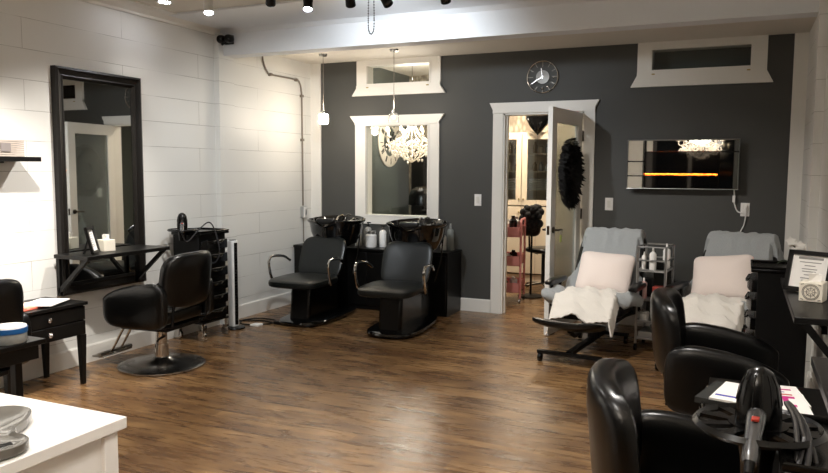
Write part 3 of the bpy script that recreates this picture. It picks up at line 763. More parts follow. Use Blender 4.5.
def tissue_box(label, loc, rz, w_, d_, h_, medallion):
    t = thing('tissue_box', label, 'tissue box', loc, rz)
    box('box', -w_ / 2, w_ / 2, -d_ / 2, d_ / 2, 0, h_, mat('box_cream', 'e6dfcf', .6), t, .003)
    b = B()
    for k in range(3):
        a = k * 2.1
        b.add([(cos(a) * .03, sin(a) * .02, h_ - .001), (cos(a + 2) * .03, sin(a + 2) * .02, h_ - .001), (cos(a + 4) * .03, sin(a + 4) * .02, h_ - .001), (cos(a) * .035, sin(a + .3) * .03, h_ + .035), (cos(a + 2) * .02, sin(a + 2) * .02, h_ + .04), (cos(a + 4) * .02, sin(a + 4) * .01, h_ + .022)], [(0, 1, 4, 3), (1, 2, 5, 4), (2, 0, 3, 5), (3, 4, 5), (0, 2, 1)])
    b.obj('tissue', paper, t)
    if medallion:
        m2 = B(); inkd = mat('medallion_grey', '6d6860', .7)
        for face in range(2):
            M = Matrix.Identity(4) if face == 0 else Matrix.Rotation(-PI / 2, 4, 'Z')
            off = d_ / 2 if face == 0 else w_ / 2
            for rr in (.036, .031, .018):
                m2.tube([M @ Vector((p[0], -off - .001, p[2] + h_ / 2)) for p in arc((0, 0, 0), rr, 0, 360, 28)[:-1]], .0014, 4, True)
            for k in range(8):
                a = PI / 4 * k
                m2.tube([M @ Vector((cos(a) * .006, -off - .001, sin(a) * .006 + h_ / 2)), M @ Vector((cos(a) * .026, -off - .001, sin(a) * .026 + h_ / 2))], .0015, 4)
            for sx_ in (-1, 1):
                for sz_ in (-1, 1):
                    m2.tube([M @ Vector((sx_ * .042, -off - .001, h_ / 2 + sz_ * (h_ / 2 - .012))), M @ Vector((sx_ * .03, -off - .001, h_ / 2 + sz_ * (h_ / 2 - .008)))], .002, 4)
        m2.obj('medallion_print', inkd, t)
    return t
tissue_box('white tissue box beside the picture frame on left mirror shelf', (-4.30, 3.99, .863), R(80), .095, .095, .085, False)

# ------------------------------------------------------------------ floating shelf far left
fs_ = thing('floating_shelf', 'short black floating shelf at far left of white wall', 'shelf', (LX, 3.0, 1.545), R(90))
box('board', -.55, .44, -.24, 0, -.03, 0.0, blackwood, fs_, .002)
box('support', -.5, .2, -.2, 0, -.042, -.03, blackwood, fs_, .002)
bk = B()
for k in range(9): bk.box(-.12, .12, -.06, .06, .012 * k, .012 * k + .0095)
fob = thing('paper_stack', 'grey banded stack of foils on the floating black shelf', 'stack', (-4.34, 3.21, 1.546), R(90))
bk.obj('sheets', mat('foil_grey', '9a8f85', .5), fob, smooth=False)
box('label_band', -.05, .02, -.066, .064, .03, .085, mat('band_grey', '6b6461', .6), fob)

# ------------------------------------------------------------------ vanity desk
def vanity(label, loc, rz, w_=.60, d_=.40, h_=.57, group=None):
    v = thing('vanity_table', label, 'table', loc, rz)
    box('top', -w_ / 2 - .012, w_ / 2 + .012, -d_ / 2 - .012, d_ / 2, h_ - .022, h_, blackwood, v, .003)
    box('carcass', -w_ / 2, w_ / 2, -d_ / 2 + .02, d_ / 2, h_ - .225, h_ - .022, blackwood, v, .002)
    for k in range(2):
        z1_ = h_ - .030 - k * .100
        dr = box('drawer', -w_ / 2 + .004, w_ / 2 - .004, -d_ / 2, -d_ / 2 + .02, z1_ - .092, z1_, blackwood, v, .003)
        B().cyl((0, -d_ / 2, z1_ - .045), (0, -d_ / 2 - .016, z1_ - .045), .006).lathe([(.008, 0), (.017, .006), (.017, .014), (.006, .024)], (0, 0, 0), 12, warp=lambda x, y, z, q=z1_: (x, -d_ / 2 - .014 - z, y + q - .045)).obj('crystal_knob', mat('knob_crystal', 'a8a8ae', .08, 1.0), dr)
    for sx_ in (-1, 1):
        for sy_ in (-1, 1):
            cx_, cy_ = sx_ * (w_ / 2 - .022), sy_ * (d_ / 2 - .022)
            zt = h_ - .225; r0, r1 = .022, .013
            B().add([(cx_ - r1, cy_ - r1, 0), (cx_ + r1, cy_ - r1, 0), (cx_ + r1, cy_ + r1, 0), (cx_ - r1, cy_ + r1, 0), (cx_ - r0, cy_ - r0, zt), (cx_ + r0, cy_ - r0, zt), (cx_ + r0, cy_ + r0, zt), (cx_ - r0, cy_ + r0, zt)], [(0, 3, 2, 1), (4, 5, 6, 7), (0, 1, 5, 4), (1, 2, 6, 5), (2, 3, 7, 6), (3, 0, 4, 7)]).obj('leg', blackwood, v, smooth=False)
    return v
vanity('black two drawer vanity with crystal knobs by left wall', (-4.255, 3.27, 0), R(90))
# papers on it
for i, (x, y, a, mm, lb) in enumerate(((-4.20, 3.16, 12, redprint, 'reddish magazine fanned at the left of vanity top'), (-4.22, 3.26, -8, blushink, 'peach magazine below the white magazine on the vanity'), (-4.18, 3.36, 24, paper, 'open white magazine lying topmost on black vanity'))):
    m_ = thing('magazine', lb, 'magazine', (x, y, .571 + .007 * i), R(a))
    box('pages', -.1, .1, -.13, .13, 0, .006, mm if i < 2 else paper, m_)
    b = B()
    for k in range(4): b.box(-.08, .08 - .03 * (k % 2), -.1 + k * .055, -.075 + k * .055, .0058, .0067)
    b.obj('cover_print', (paper, paper, blushink)[i], m_, smooth=False)

# near left black table with tub
nt_ = thing('side_table', 'black side table at left edge holding the blue lidded tub', 'table', (-3.425, 2.18, 0), 0)
box('top', -.185, .185, -.42, .42, .575, .60, blackwood, nt_, .003)
box('apron', -.165, .165, -.39, .39, .50, .575, blackwood, nt_, .002)
for sx_ in (-1, 1):
    for sy_ in (-1, 1): box('leg', sx_ * .14 - .02 - .03, sx_ * .14 + .02 - .03, sy_ * .30 - .02, sy_ * .30 + .02, 0, .5, blackwood, nt_, .003)
tb = thing('cosmetic_tub', 'frosted round tub with blue lid on the black side table', 'tub', (-3.318, 2.455, .601))
B().lathe([(.0, 0), (.072, 0), (.078, .008), (.078, .052), (.0, .052)], n=40).obj('tub_body', mat('tub_frost', '9a9e9c', .3), tb)
B().lathe([(.0, .052), (.081, .052), (.082, .056), (.082, .078), (.0, .078)], n=40).obj('blue_lid_band', mat('tub_blue', '1c5c9c', .35), tb)
B().lathe([(.0, .078), (.079, .078), (.077, .086), (.0, .086)], n=40).obj('lid_top', whitesoft, tb)

# ------------------------------------------------------------------ styling chairs
def styling_chair(label, loc, rz):
    c = thing('styling_chair', label, 'salon chair', loc, rz, 'black hydraulic styling chairs')
    B().lathe([(.0, 0), (.30, 0), (.315, .006), (.315, .016), (.29, .024), (.18, .036), (.08, .055), (.06, .075), (.0, .075)], n=64).obj('base_disc', chromedark, c)
    B().cyl((0, 0, .07), (0, 0, .31), .042, n=28).obj('column', chrome, c)
    B().cyl((0, 0, .07), (0, 0, .17), .052, .048, n=28).obj('column_sleeve', chrome, c)
    B().tube(spline([(.03, .05, .235), (.10, .10, .25), (.2, .14, .26), (.24, .15, .25)], 5), .008).obj('pump_lever', blackm, c)
    box('seat_plate', -.2, .2, -.2, .2, .305, .335, blackm, c, .006)
    B().pad((0, -.03, .405), .245, .25, .062, .22, .45).obj('seat', leather, c)
    def bend(x, y, z): return (x * (1 - .12 * max(0, z - .05)), y - 1.0 * x * x + .10 * (z + .2), z - .22 * x * x * (1 if z > 0 else -.1))
    B().pad((0, .275, .675), .275, .20, .052, .42, .5, 'y', warp=bend).obj('backrest', leather, c)
    for s_ in (-1, 1): B().tube([(s_ * .2, .12, .33), (s_ * .2, .25, .35), (s_ * .2, .265, .52)], .011).obj('back_bracket', blackm, c)
    for s_ in (-1, 1):
        def slope(x, y, z):
            t = max(0, min(1, (.25 - y) / .5))            # 0 rear, 1 front
            zz = z if z < 0 else z * (1.02 - .62 * t ** 2.2)
            return (x * (1 - .1 * t), y, zz + .012 * t)
        B().pad((s_ * .285, -.0, .497), .265, .168, .047, .45, .55, 'x', warp=slope).obj('armrest', leather, c)
    fr = B()
    for s_ in (-1, 1): fr.tube(spline([(s_ * .05, -.16, .31), (s_ * .05, -.28, .29), (s_ * .05, -.37, .16), (s_ * .05, -.42, .085)], 5), .011)
    fr.tube([(-.17, -.425, .08), (.17, -.425, .08)], .02)
    fr.box(-.16, .16, -.50, -.40, .062, .074)
    fr.obj('footrest', chrome, c)
    return c
c1 = styling_chair('black styling chair with chrome disc base facing the left mirror', (-3.93, 4.14, 0), R(-84))
dup(c1, (-3.95, 2.56, 0), R(-90), 'black styling chair partly cut off at the left edge beyond the tub')
dup(c1, (-.05, 3.86, 0), R(92), 'black styling chair in the middle right, between recliners and magazines')
dup(c1, (-.06, 2.27, 0), R(97), 'nearest black styling chair at bottom right beside the hair dryer')

# ------------------------------------------------------------------ shampoo units
def shampoo(label, loc, rz):
    s = thing('shampoo_unit', label, 'shampoo chair', loc, rz, 'black backwash shampoo units')
    # floor base (elongated)
    B().pad((0, .27, .03), .25, .52, .03, .55, .5, warp=lambda x, y, z: (x * (1 - .25 * max(0, y)), y, z)).obj('base_plate', gloss, s)
    B().prism([(-.14, .03), (.66, .03), (.62, .35), (.45, .40), (-.10, .40), (-.12, .2)], 'x', -.11, .11).obj('pedestal', blackp, s, bevel=.03, seg=3)
    B().prism([(.40, .05), (.68, .05), (.66, .78), (.48, .78), (.42, .5)], 'x', -.11, .11).obj('bowl_pillar', blackp, s, bevel=.02, seg=3)
    # seat
    B().pad((0, -.05, .415), .27, .29, .045, .42, .5, warp=lambda x, y, z: (x * (1 - .12 * (-y if y < 0 else -y * .5)), y, z - .06 * max(0, -y - .15))).obj('seat', leather2, s)
    def lean(x, y, z):
        xx = x * (1 - .55 * max(0, z - .10) - .5 * max(0, -z - .05)) ; return (xx, y + .42 * (z + .2) - .5 * x * x, z)
    B().pad((0, .26, .60), .245, .20, .042, .36, .55, 'y', warp=lean).obj('backrest', leather2, s)
    for s_ in (-1, 1):
        x = s_ * .315
        B().tube(spline([(x * .88, .02, .385), (x, -.09, .41), (x * 1.02, -.14, .54), (x * 1.03, -.13, .615), (x * 1.03, -.07, .638), (x * 1.0, .10, .62), (x * .95, .20, .57)], 6), .0135, 8).obj('armrest', chrome, s)
    # bowl: lathe oval with neck notch at the front
    def bw(x, y, z):
        dip = .055 * math.exp(-((x / .09) ** 2)) * (1 if y < 0 else 0) * max(0, z + .02) / .1
        lift = .02 * math.sin(x * 9) * max(0, z) / .1
        return (x, y, z - dip + (.03 if y > 0 else 0) * max(0, z) / .1 * (y / .3))
    B().lathe([(.0, -.19), (.12, -.19), (.21, -.15), (.255, -.04), (.27, .05), (.292, .07), (.295, .085), (.275, .092), (.25, .06), (.215, -.01), (.15, -.085), (.08, -.12), (.0, -.125)], (0, .62, .875), 56, sx=1.05, sy=.95, warp=bw).obj('wash_bowl', gloss, s)
    fa = B(); fa.cyl((0.0, .80, .92), (0.0, .80, .985), .022); fa.tube(spline([(0, .80, .975), (0, .74, 1.0), (0, .67, .985), (0, .62, .95)], 5), .011); fa.tube([(0, .80, .985), (.03, .82, 1.005), (.06, .83, 1.0)], .007)
    fa.obj('faucet', chrome, s)
    hs = B(); hs.tube(spline([(.12, .78, .93), (.15, .72, .97), (.13, .64, .93)], 6), .008); hs.lathe([(.012, 0), (.022, .01), (.022, .03), (.006, .05)], (.13, .63, .905), 14)
    hs.obj('hand_spray', chromedark, s)
    B().pad((0, .39, .955), .10, .03, .03, .6, .7, warp=lambda x, y, z: (x, y, z + 1.2 * x * x)).obj('neck_rest', mat('neck_rubber', '101010', .35), s)
    hose = B(); hose.tube(spline([(.25, .66, .82), (.23, .64, .6), (.18, .62, .4)], 6), .008)
    hose.obj('drain_hose', blackp, s)
    return s
sh1 = shampoo('black shampoo chair and glossy basin beside the white corner wall', (-3.80, 5.93, 0), R(2))
dup(sh1, (-2.82, 5.86, 0), R(5), 'black shampoo chair with glossy basin nearest the doorway')

# black counter behind basins
ct = thing('low_counter', 'low black counter running behind both shampoo basins', 'cabinet', (0, 0, 0))
ct.location = ((LX + -2.665) / 2, 6.95, 0); hwc = (-2.665 - LX) / 2 - .001
box('body', -hwc + .02, hwc, -.19, .195, 0, .625, blackwood, ct, .003)
box('counter_top', -hwc + .02, hwc + .01, -.21, .198, .625, .65, blackwood, ct, .003)
for k in range(4):
    x = -hwc + .03 + k * (2 * hwc - .04) / 4
    dr = box('door_panel', x + .004, x + (2 * hwc - .04) / 4 - .004, -.205, -.19, .05, .61, blackwood, ct, .003)
    B().ball((x + (.4 if k % 2 == 0 else .05), -.215, .34), .011, 8).obj('knob', steel, dr)

def bottle(label, x, y, z, r, h, m_, capm, style='pump', sq=1.0):
    p = thing('product_bottle', label, 'bottle', (x, y, z), R(random.uniform(-20, 20)))
    B().lathe([(0, 0), (r * .95, 0), (r, .006), (r, h * .78), (r * .8, h * .86), (r * .38, h * .9), (r * .38, h * .93), (0, h * .93)], n=26).obj('bottle_body', m_, p)
    c_ = B()
    if style == 'pump':
        c_.cyl((0, 0, h * .92), (0, 0, h * 1.0), r * .4, n=14); c_.cyl((0, 0, h), (0, 0, h + .02), r * .14, n=10); c_.box(-.012, .03, -.008, .008, h + .02, h + .032)
    elif style == 'jar': c_.cyl((0, 0, h * .9), (0, 0, h * 1.04), r * .9, n=20)
    else: c_.cyl((0, 0, h * .92), (0, 0, h * 1.1), r * .36, r * .25, n=14)
    c_.obj('cap', capm, p)
    lb = B(); lb.lathe([(r * 1.008, h * .2), (r * 1.008, h * .62)], n=26); 
    return p
zc = .651
bottle('white pump bottle leftmost between the two wash basins', -3.80, 6.98, zc, .036, .235, whitesoft, blackp)
bottle('grey pump bottle between the two wash basins behind white tub', -3.70, 7.02, zc, .04, .225, silverp, blackp)
bottle('short wide white jar standing between the two wash basins', -3.60, 6.90, zc, .058, .165, whitesoft, steel, 'jar')
bottle('steel topped white bottle right of the wide jar', -3.50, 6.98, zc, .038, .20, paper, chrome)
bottle('slim dark bottle beside the second wash basin', -3.42, 7.03, zc, .025, .2, blackp, blackp)
bottle('small white bottle right of the second wash basin', -2.80, 6.98, zc, .03, .17, whitesoft, whitesoft, 'cap')
bottle('tall grey bottle at the right end of the low counter', -2.73, 7.0, zc, .036, .25, mat('smoke_bottle', '777b78', .25), silverp, 'cap')

# ------------------------------------------------------------------ drawer trolleys
def caster_set(p, xs, ys, m_=chrome):
    for x in xs:
        for y in ys:
            k = B(); k.cyl((x - .013, y, .04), (x + .013, y, .04), .04, n=20)
            k.cyl((x, y, .08), (x, y, .155), .009, n=10)
            for q in (-1, 1): k.prism([(y - .014, .03), (y + .02, .04), (y + .018, .095), (y - .022, .09)], 'x', x + q * .017 - .002, x + q * .017 + .002)
            k.box(x - .019, x + .019, y - .02, y + .018, .088, .094)
            k.obj('caster', m_, p)
def trolley(label, loc, rz, holder=True, h=.93):
    t = thing('drawer_trolley', label, 'trolley', loc, rz, 'black salon drawer trolleys')
    w_, d_ = .175, .15
    box('carcass', -w_, w_, -d_ + .025, d_, .165, h - .035, blackm, t, .004)
    box('top_tray', -w_ - .012, w_ + .012, -d_ - .012, d_ + .012, h - .035, h - .012, blackp, t, .006)
    rim = B(); rim.tube([(-w_ - .008, -d_ - .008, h - .005), (w_ + .008, -d_ - .008, h - .005), (w_ + .008, d_ + .008, h - .005), (-w_ - .008, d_ + .008, h - .005)], .008, 8, True); rim.obj('tray_rim', blackp, t)
    n = 6; zz = .175; dh = (h - .05 - zz) / n
    for k in range(n):
        z = zz + k * dh
        # bowed tray drawer with scooped front
        pts = [(-w_ + .006, -d_ + .03), (-w_ + .006, -d_ - .004), (-w_ * .5, -d_ - .02), (0, -d_ - .028), (w_ * .5, -d_ - .02), (w_ - .006, -d_ - .004), (w_ - .006, -d_ + .03)]
        dr = B().prism(pts, 'z', z + .008, z + dh * .72).obj('drawer', blackp, t, bevel=.004)
        B().tube(spline([(-w_ * .55, -d_ - .018, z + dh * .7), (-w_ * .2, -d_ - .034, z + dh * .52), (w_ * .2, -d_ - .034, z + dh * .52), (w_ * .55, -d_ - .018, z + dh * .7)], 6), .006, 8).obj('drawer_pull', gloss, dr)
    caster_set(t, (-w_ + .02, w_ - .02), (-d_ + .02, d_ - .02))
    lo = B(); lo.box(-w_, w_, -d_, d_, .15, .165); lo.obj('bottom_plate', blackm, t, smooth=False)
    if holder:
        hy = -w_ - .20
        hb = B()
        hb.lathe([(.117, -.008), (.125, 0), (.117, .009), (.109, 0)], (-w_ - .05, 0, h + .014), 40, closed=True)
        hb.lathe([(.042, -.006), (.056, -.006), (.056, .006), (.042, .006)], (-w_ - .05, 0, h + .014), 30, closed=True)
        for a in range(0, 360, 36):
            M = Matrix.Translation((-w_ - .05, 0, h + .014)) @ Matrix.Rotation(R(a + 20), 4, 'Z')
            hb.box(.054, .112, -.013, .010, -.004, .004, M)
        hb.box(-w_ - .03, -w_ + .03, -.045, .045, h - .012, h + .010)
        ring = B()
        hb.obj('tool_holder', blackp, t)
    return t
tl = trolley('black drawer trolley with hair dryer holder by left wall', (-4.30, 5.03, 0), R(90), True, .945)
dup(tl, (.272, 1.60, 0), R(0), 'black drawer trolley in the bottom right corner under the dryer')
trolley('black drawer trolley beside the orchid at the right wall', (.225, 4.95, 0), R(-90), False, .91)

def hair_dryer(label, loc, rz, cordpts, body_h=.2, tilt=(0, 0, 0)):
    # nozzle down in the ring of its holder, rounded tail up, handle leaning out
    d = thing('hair_dryer', label, 'hair dryer', loc, rz)
    B().lathe([(.0, .135), (.010, .134), (.024, .125), (.035, .102), (.042, .065), (.044, .03), (.041, -.005), (.036, -.03), (.031, -.06), (.029, -.10), (.026, -.10), (.0, -.09)], n=32).obj('barrel', blackp, d)
    g = B()
    for k in range(14):
        a = 2 * PI * k / 14; g.tube([(cos(a) * .026, sin(a) * .026, .1245), (cos(a) * .037, sin(a) * .037, .098), (cos(a) * .0432, sin(a) * .0432, .062)], .001, 4)
    g.obj('intake_grille', blackm, d)
    B().tube(spline([(0, -.035, .045), (0, -.075, .03), (0, -.11, .01), (0, -.145, -.015)], 5), [.019, .019, .018, .018, .017, .017, .016, .016, .016, .016, .016, .016, .016, .016, .015, .013], 14).obj('handle', mat('handle_grey', '6c6d6f', .25, .7), d)
    box('switch', -.006, .008, -.085, -.066, .047, .053, mat('switch_red', 'a8372a', .4), d, .001)
    B().tube([(0, -.14, -.01), (0, -.165, -.028)], [.011, .008], 10).obj('cord_relief', blackm, d)
    B().tube(spline(cordpts, 8), .0055, 8).obj('power_cord', mat('cord_black', '343436', .22), d)
    return d
# cord loops local coordinates
def coil(n, base, rad, h, ph=0):
    pts = []
    for k in range(n * 10 + 1):
        a = 2 * PI * k / 10 + ph
        pts.append((base[0] + rad * .45 * cos(a) + random.uniform(-.008, .008), base[1] + .03 * math.sin(a * .5) + .012 * (k / 10), base[2] + h * sin(a) + random.uniform(-.01, .01)))
    return pts
hair_dryer('black hair dryer standing in the left trolley holder', (-4.30, 4.805, .97), R(40), [(0, -.16, -.03), (.04, -.1, -.1), (.14, -.05, .0), (.22, 0, .05), (.27, .0, -.04), (.30, .0, -.22), (.24, .02, -.3), (.2, .03, -.1)], tilt=(0, 0, 0))
fd = hair_dryer('large black hair dryer resting in the bottom right trolley holder', (.047, 1.60, .945), R(-6), [(0, -.16, -.026), (.0, -.19, -.07), (.03, -.19, -.12), (.075, -.13, -.06), (.07, -.05, .04), (.05, -.02, .075), (.075, -.04, .05), (.10, -.10, -.04), (.08, -.17, -.10), (.05, -.19, -.12), (.07, -.14, -.05), (.085, -.06, .02), (.07, -.02, .055), (.09, -.05, .03), (.115, -.11, -.05), (.10, -.17, -.1), (.07, -.19, -.12), (.085, -.15, -.06), (.095, -.09, 0), (.09, -.05, .03)])

# ------------------------------------------------------------------ tower heater + cords
tw = thing('tower_heater', 'slim silver and black tower heater beside left trolley', 'heater', (-4.26, 5.42, 0), R(75))
tw.scale = (.8, .8, 1)
B().lathe([(.0, 0), (.12, 0), (.125, .006), (.12, .014), (.04, .022), (0, .022)], n=40, sx=1, sy=1).obj('base', blackp, tw)
B().prism([(-.04, .05), (.04, .05), (.05, .02), (.045, -.03), (.02, -.05), (-.02, -.05), (-.045, -.03), (-.05, .02)], 'z', .022, .82).obj('tower_body', mat('bright_silver', 'e2e2e0', .35, .2), tw, bevel=.006)
gr = B()
for k in range(26): gr.box(-.018, .018, -.0535, -.05, .08 + k * .027, .095 + k * .027)
gr.obj('grille', blackm, tw, smooth=False)
box('front_panel', -.022, .022, -.051, -.047, .04, .8, blackp, tw)
box('control_panel', -.03, .03, -.02, .03, .82, .826, blackp, tw)
c = B(); c.tube(spline([(-4.28, 5.5, .012), (-4.4, 5.65, .008), (-4.33, 5.85, .008), (-4.12, 5.86, .008), (-4.06, 5.72, .008), (-4.16, 5.6, .008), (-4.3, 5.58, .008), (-4.38, 5.72, .008), (-4.2, 5.78, .008), (-4.02, 5.73, .008)], 8), .0065, 8)
c.box(-4.03, -3.93, 5.715, 5.755, .001, .03)
tag(c.obj('extension_lead', blackm), 'black cord looping over the floor by the tower heater', 'cord')
tag(box('paper_tag', -4.19, -4.10, 5.56, 5.65, .0005, .016, paper, None, .002), 'small white card lying on the floor beside the cord', 'card')

# ------------------------------------------------------------------ reception counter (bottom left) with tray
rc = thing('reception_counter', 'white laminate counter with beige end at the bottom left', 'counter', (-2.20, .98, 0))
box('counter_top', -.75, .585, -.60, .575, .715, .75, whitelam, rc, .003)
box('end_panel', .53, .562, -.57, .54, .0, .715, whitelam, rc, .002)
box('front_panel', -.72, .53, .50, .535, .0, .715, whitelam, rc, .002)
box('corner_post', .535, .575, .50, .548, .28, .712, whitelam, rc, .002)
box('inner_shelf', -.72, .53, -.57, .50, .35, .37, whitelam, rc)
# glossy grey scoop shaped tray with short handle
def tray_pts(k):
    a = 2 * PI * k / 64
    return a
gt = B(); prof = []
outl = spline([(-.16, .10, 0), (-.02, .115, 0), (.075, .10, 0), (.105, .05, 0), (.085, -.01, 0), (.052, -.05, 0), (.042, -.08, 0), (.05, -.105, 0), (.048, -.14, 0), (.015, -.165, 0), (-.05, -.165, 0), (-.12, -.13, 0), (-.2, -.08, 0), (-.24, .0, 0), (-.22, .07, 0), (-.16, .10, 0)], 5)[:-1]
n = len(outl); cen = Vector((-.05, -.02, 0)); rings = [(.96, 0), (1.0, .006), (1.0, .02), (.95, .021), (.88, .015), (.5, .012)]
vs = []; 
for s_, z in rings:
    for p in outl: q = cen + (p - cen) * s_; vs.append((q.x, q.y, z))
fs = [(i * n + k, i * n + (k + 1) % n, (i + 1) * n + (k + 1) % n, (i + 1) * n + k) for i in range(len(rings) - 1) for k in range(n)]
fs += [tuple(range(n)), tuple(range((len(rings) - 1) * n, len(rings) * n))]
gt.add(vs, fs)
gto = thing('scoop_tray', 'glossy grey rounded tray with short handle on white counter', 'tray', (-1.847, 1.264, .751), R(68))
gto.scale = (1.4, 1.4, 1.4)
gt.obj('tray_body', mat('grey_gloss', '6c6963', .2, coat=.3), gto)
box('handle_slot', -.05, .02, -.150, -.135, .0205, .0225, blackm, gto, .001)

# ------------------------------------------------------------------ pedicure recliners
def recliner(label, loc, rz):
    r = thing('pedicure_recliner', label, 'recliner', loc, rz, 'black reclining pedicure chairs')
    fb = B(); fb.box(-.25, .25, -.66, -.62, .065, .09); fb.box(-.22, .22, .26, .30, .065, .09); fb.box(-.025, .025, -.64, .28, .07, .10)
    fb.obj('floor_frame', blackm, r, smooth=False)
    for x in (-.23, .23): B().cyl((x - .012, -.64, .033), (x + .012, -.64, .033), .033, n=18).cyl((x, -.64, .03), (x, -.64, .075), .01, n=8).obj('caster', blackp, r)
    for x in (-.2, .2): B().cyl((x - .012, .28, .033), (x + .012, .28, .033), .033, n=18).cyl((x, .28, .03), (x, .28, .075), .01, n=8).obj('caster', blackp, r)
    B().cyl((0, 0, .09), (0, 0, .29), .05, n=20).obj('column', blackm, r)
    box('seat_base', -.25, .25, -.26, .26, .27, .32, blackm, r, .01)
    B().pad((0, 0, .36), .29, .30, .06, .3, .5).obj('seat', leather, r)
    def lean(x, y, z): return (x * (1 - .15 * max(0, z)), y + .62 * (z + .27) - .25 * x * x, z)
    B().pad((0, .30, .65), .30, .27, .055, .35, .5, 'y', warp=lean).obj('backrest', leather, r)
    for s_ in (-1, 1):
        x = s_ * .345
        B().pad((x, .03, .54), .04, .22, .025, .5, .6).obj('arm_pad', leather, r)
        for q in (.13, -.08): B().tube([(x * .7, q, .30), (x, q, .34), (x, q, .53)], .014).obj('arm_support', blackm, r)
    B().tube(spline([(0, -.2, .29), (0, -.38, .22), (0, -.5, .2), (0, -.64, .26)], 5), .018).obj('leg_rest_arm', blackm, r)
    B().pad((0, -.66, .295), .27, .15, .032, .5, .6, warp=lambda x, y, z: (x, y, z + .45 * x * x - .25 * y)).obj('leg_rest', leather, r)
    return r
def cloth_noise(u, v, s=1): return .008 * sin(9 * u * s + 3 * v) + .006 * sin(17 * v * s + 5 * u) + .004 * sin(31 * (u + v))
RC = [((-1.09, 6.10), R(-6)), ((-.135, 6.16), R(-15))]
rec1 = recliner('left black pedicure recliner beside the open door', (RC[0][0][0], RC[0][0][1], 0), RC[0][1])
dup(rec1, (RC[1][0][0], RC[1][0][1], 0), RC[1][1], 'right black pedicure recliner beneath the wall outlet')

def back_towel(label, base, rz, w_=.33, seed=0, ext=0.0):
    # grey towel draped from seat up over the reclined back and down behind
    path = spline([(.02, .515), (.20, .53), (.255, .62), (.37, .82), (.455, .985), (.50, 1.025), (.565, .99), (.60, .80), (.60, .55)], 6)
    path = []
    raw = [(-.02, .512), (.14, .515), (.215, .56), (.32, .72), (.44, .90), (.505, 1.005), (.56, 1.03), (.615, 1.0), (.64, .82), (.645, .52)]
    path = spline([(0, a, b_) for a, b_ in raw], 5)
    np_ = len(path)
    def fn(u, v):
        t = v * (np_ - 1); i = min(int(t), np_ - 2); f = t - i; p = path[i].lerp(path[i + 1], f)
        x = (u - .5) * 2 * w_ * (1.12 if v > .5 else 1.0 + .24 * max(0, .5 - v))
        e = max(0, abs(u - .5) * 2 - .70) / .30           # edges fall
        drop = e * e
        wv = cloth_noise(u * 3 + seed, v * 2, 1.3) * 1.3 + (.010 + .014 * e) * sin(u * 46 + 4 * v + seed)
        zz = p.z - .075 - drop * (.34 if v > .35 else .10) * (1 if v < .86 else .2) + wv * .6 * (1 - .5 * (p.z > .9))
        yy = p.y + drop * .07 + wv * .5
        top_ = math.exp(-((v - .66) / .16) ** 2); xx = x * (1 - .07 * top_) - (e * (.05 if v > .3 else -.02) * (1 if u > .5 else -1))
        return (xx, yy - .055 * (0.0), zz + .01)
    b = B(); b.sheet(fn, 48, 64, .012)
    o = b.obj('towel', greytowel); o.location = (base[0], base[1], 0); o.rotation_euler = (0, 0, rz)
    return tag(o, label, 'towel')
back_towel('grey terry towel draped over the left recliner back', RC[0][0], RC[0][1], .32, 1)
back_towel('grey terry towel draped over the right recliner back', RC[1][0], RC[1][1], .34, 2.2)
def seat_towel(label, base, rz, seed, sx_=1, drop=.22):
    def fn(u, v):
        x = (u - .5) * .60; y = -.50 + v * .54          # v=0 front
        a = abs(x); zt = .465 + .035 * cos(x * 5) * cos((y + .2) * 3)
        ex = max(0, a - .24); ey = max(0, -.28 - y)
        z = zt - ex * 1.9 * (1 + .3 * sin(9 * v + seed)) - ey * .75 * (1 + .12 * sin(u * 11 + seed)) + cloth_noise(u * 2.4 + seed, v * 2.4) * 1.1
        if ey > 0: y = y + ey * .28
        if ex > 0: x = math.copysign(.24 + ex * .45, x)
        return (x * sx_, y, z)
    o = B().sheet(fn, 44, 44, .012).obj('towel', whitetowel); o.location = (base[0], base[1], 0.006); o.rotation_euler = (0, 0, rz)
    return tag(o, label, 'towel')
seat_towel('white terry towel draped over the left recliner seat', RC[0][0], RC[0][1], 0.5)
seat_towel('white terry towel draped over the right recliner seat', RC[1][0], RC[1][1], 2.5)
# crumpled grey towel under the white one at both sides
def side_bunch(label, base, rz, x, y, sx_, a):
    def w_(X, Y, Z): return (X + .012 * sin(Y * 30), Y + .01 * sin(Z * 40 + X * 20), Z + .012 * sin(X * 35 + Y * 28))
    v = Matrix.Rotation(rz, 4, 'Z') @ Vector((x, y, 0))
    o = B().pad((0, 0, 0), .10, .14, .065, .85, .9, n=40, m=20, warp=w_).obj('bunched_towel', greytowel, loc=(base[0] + v.x, base[1] + v.y, .445), rot=(0, 0, rz + a))
    return tag(o, label, 'towel')
side_bunch('bunched grey towel on left arm side of left recliner', RC[0][0], RC[0][1], -.29, -.14, 1, .1)
side_bunch('bunched grey towel on right arm side of left recliner', RC[0][0], RC[0][1], .29, -.08, 1, -.2)
side_bunch('bunched grey towel on right arm side of right recliner', RC[1][0], RC[1][1], .29, -.10, 1, -.2)

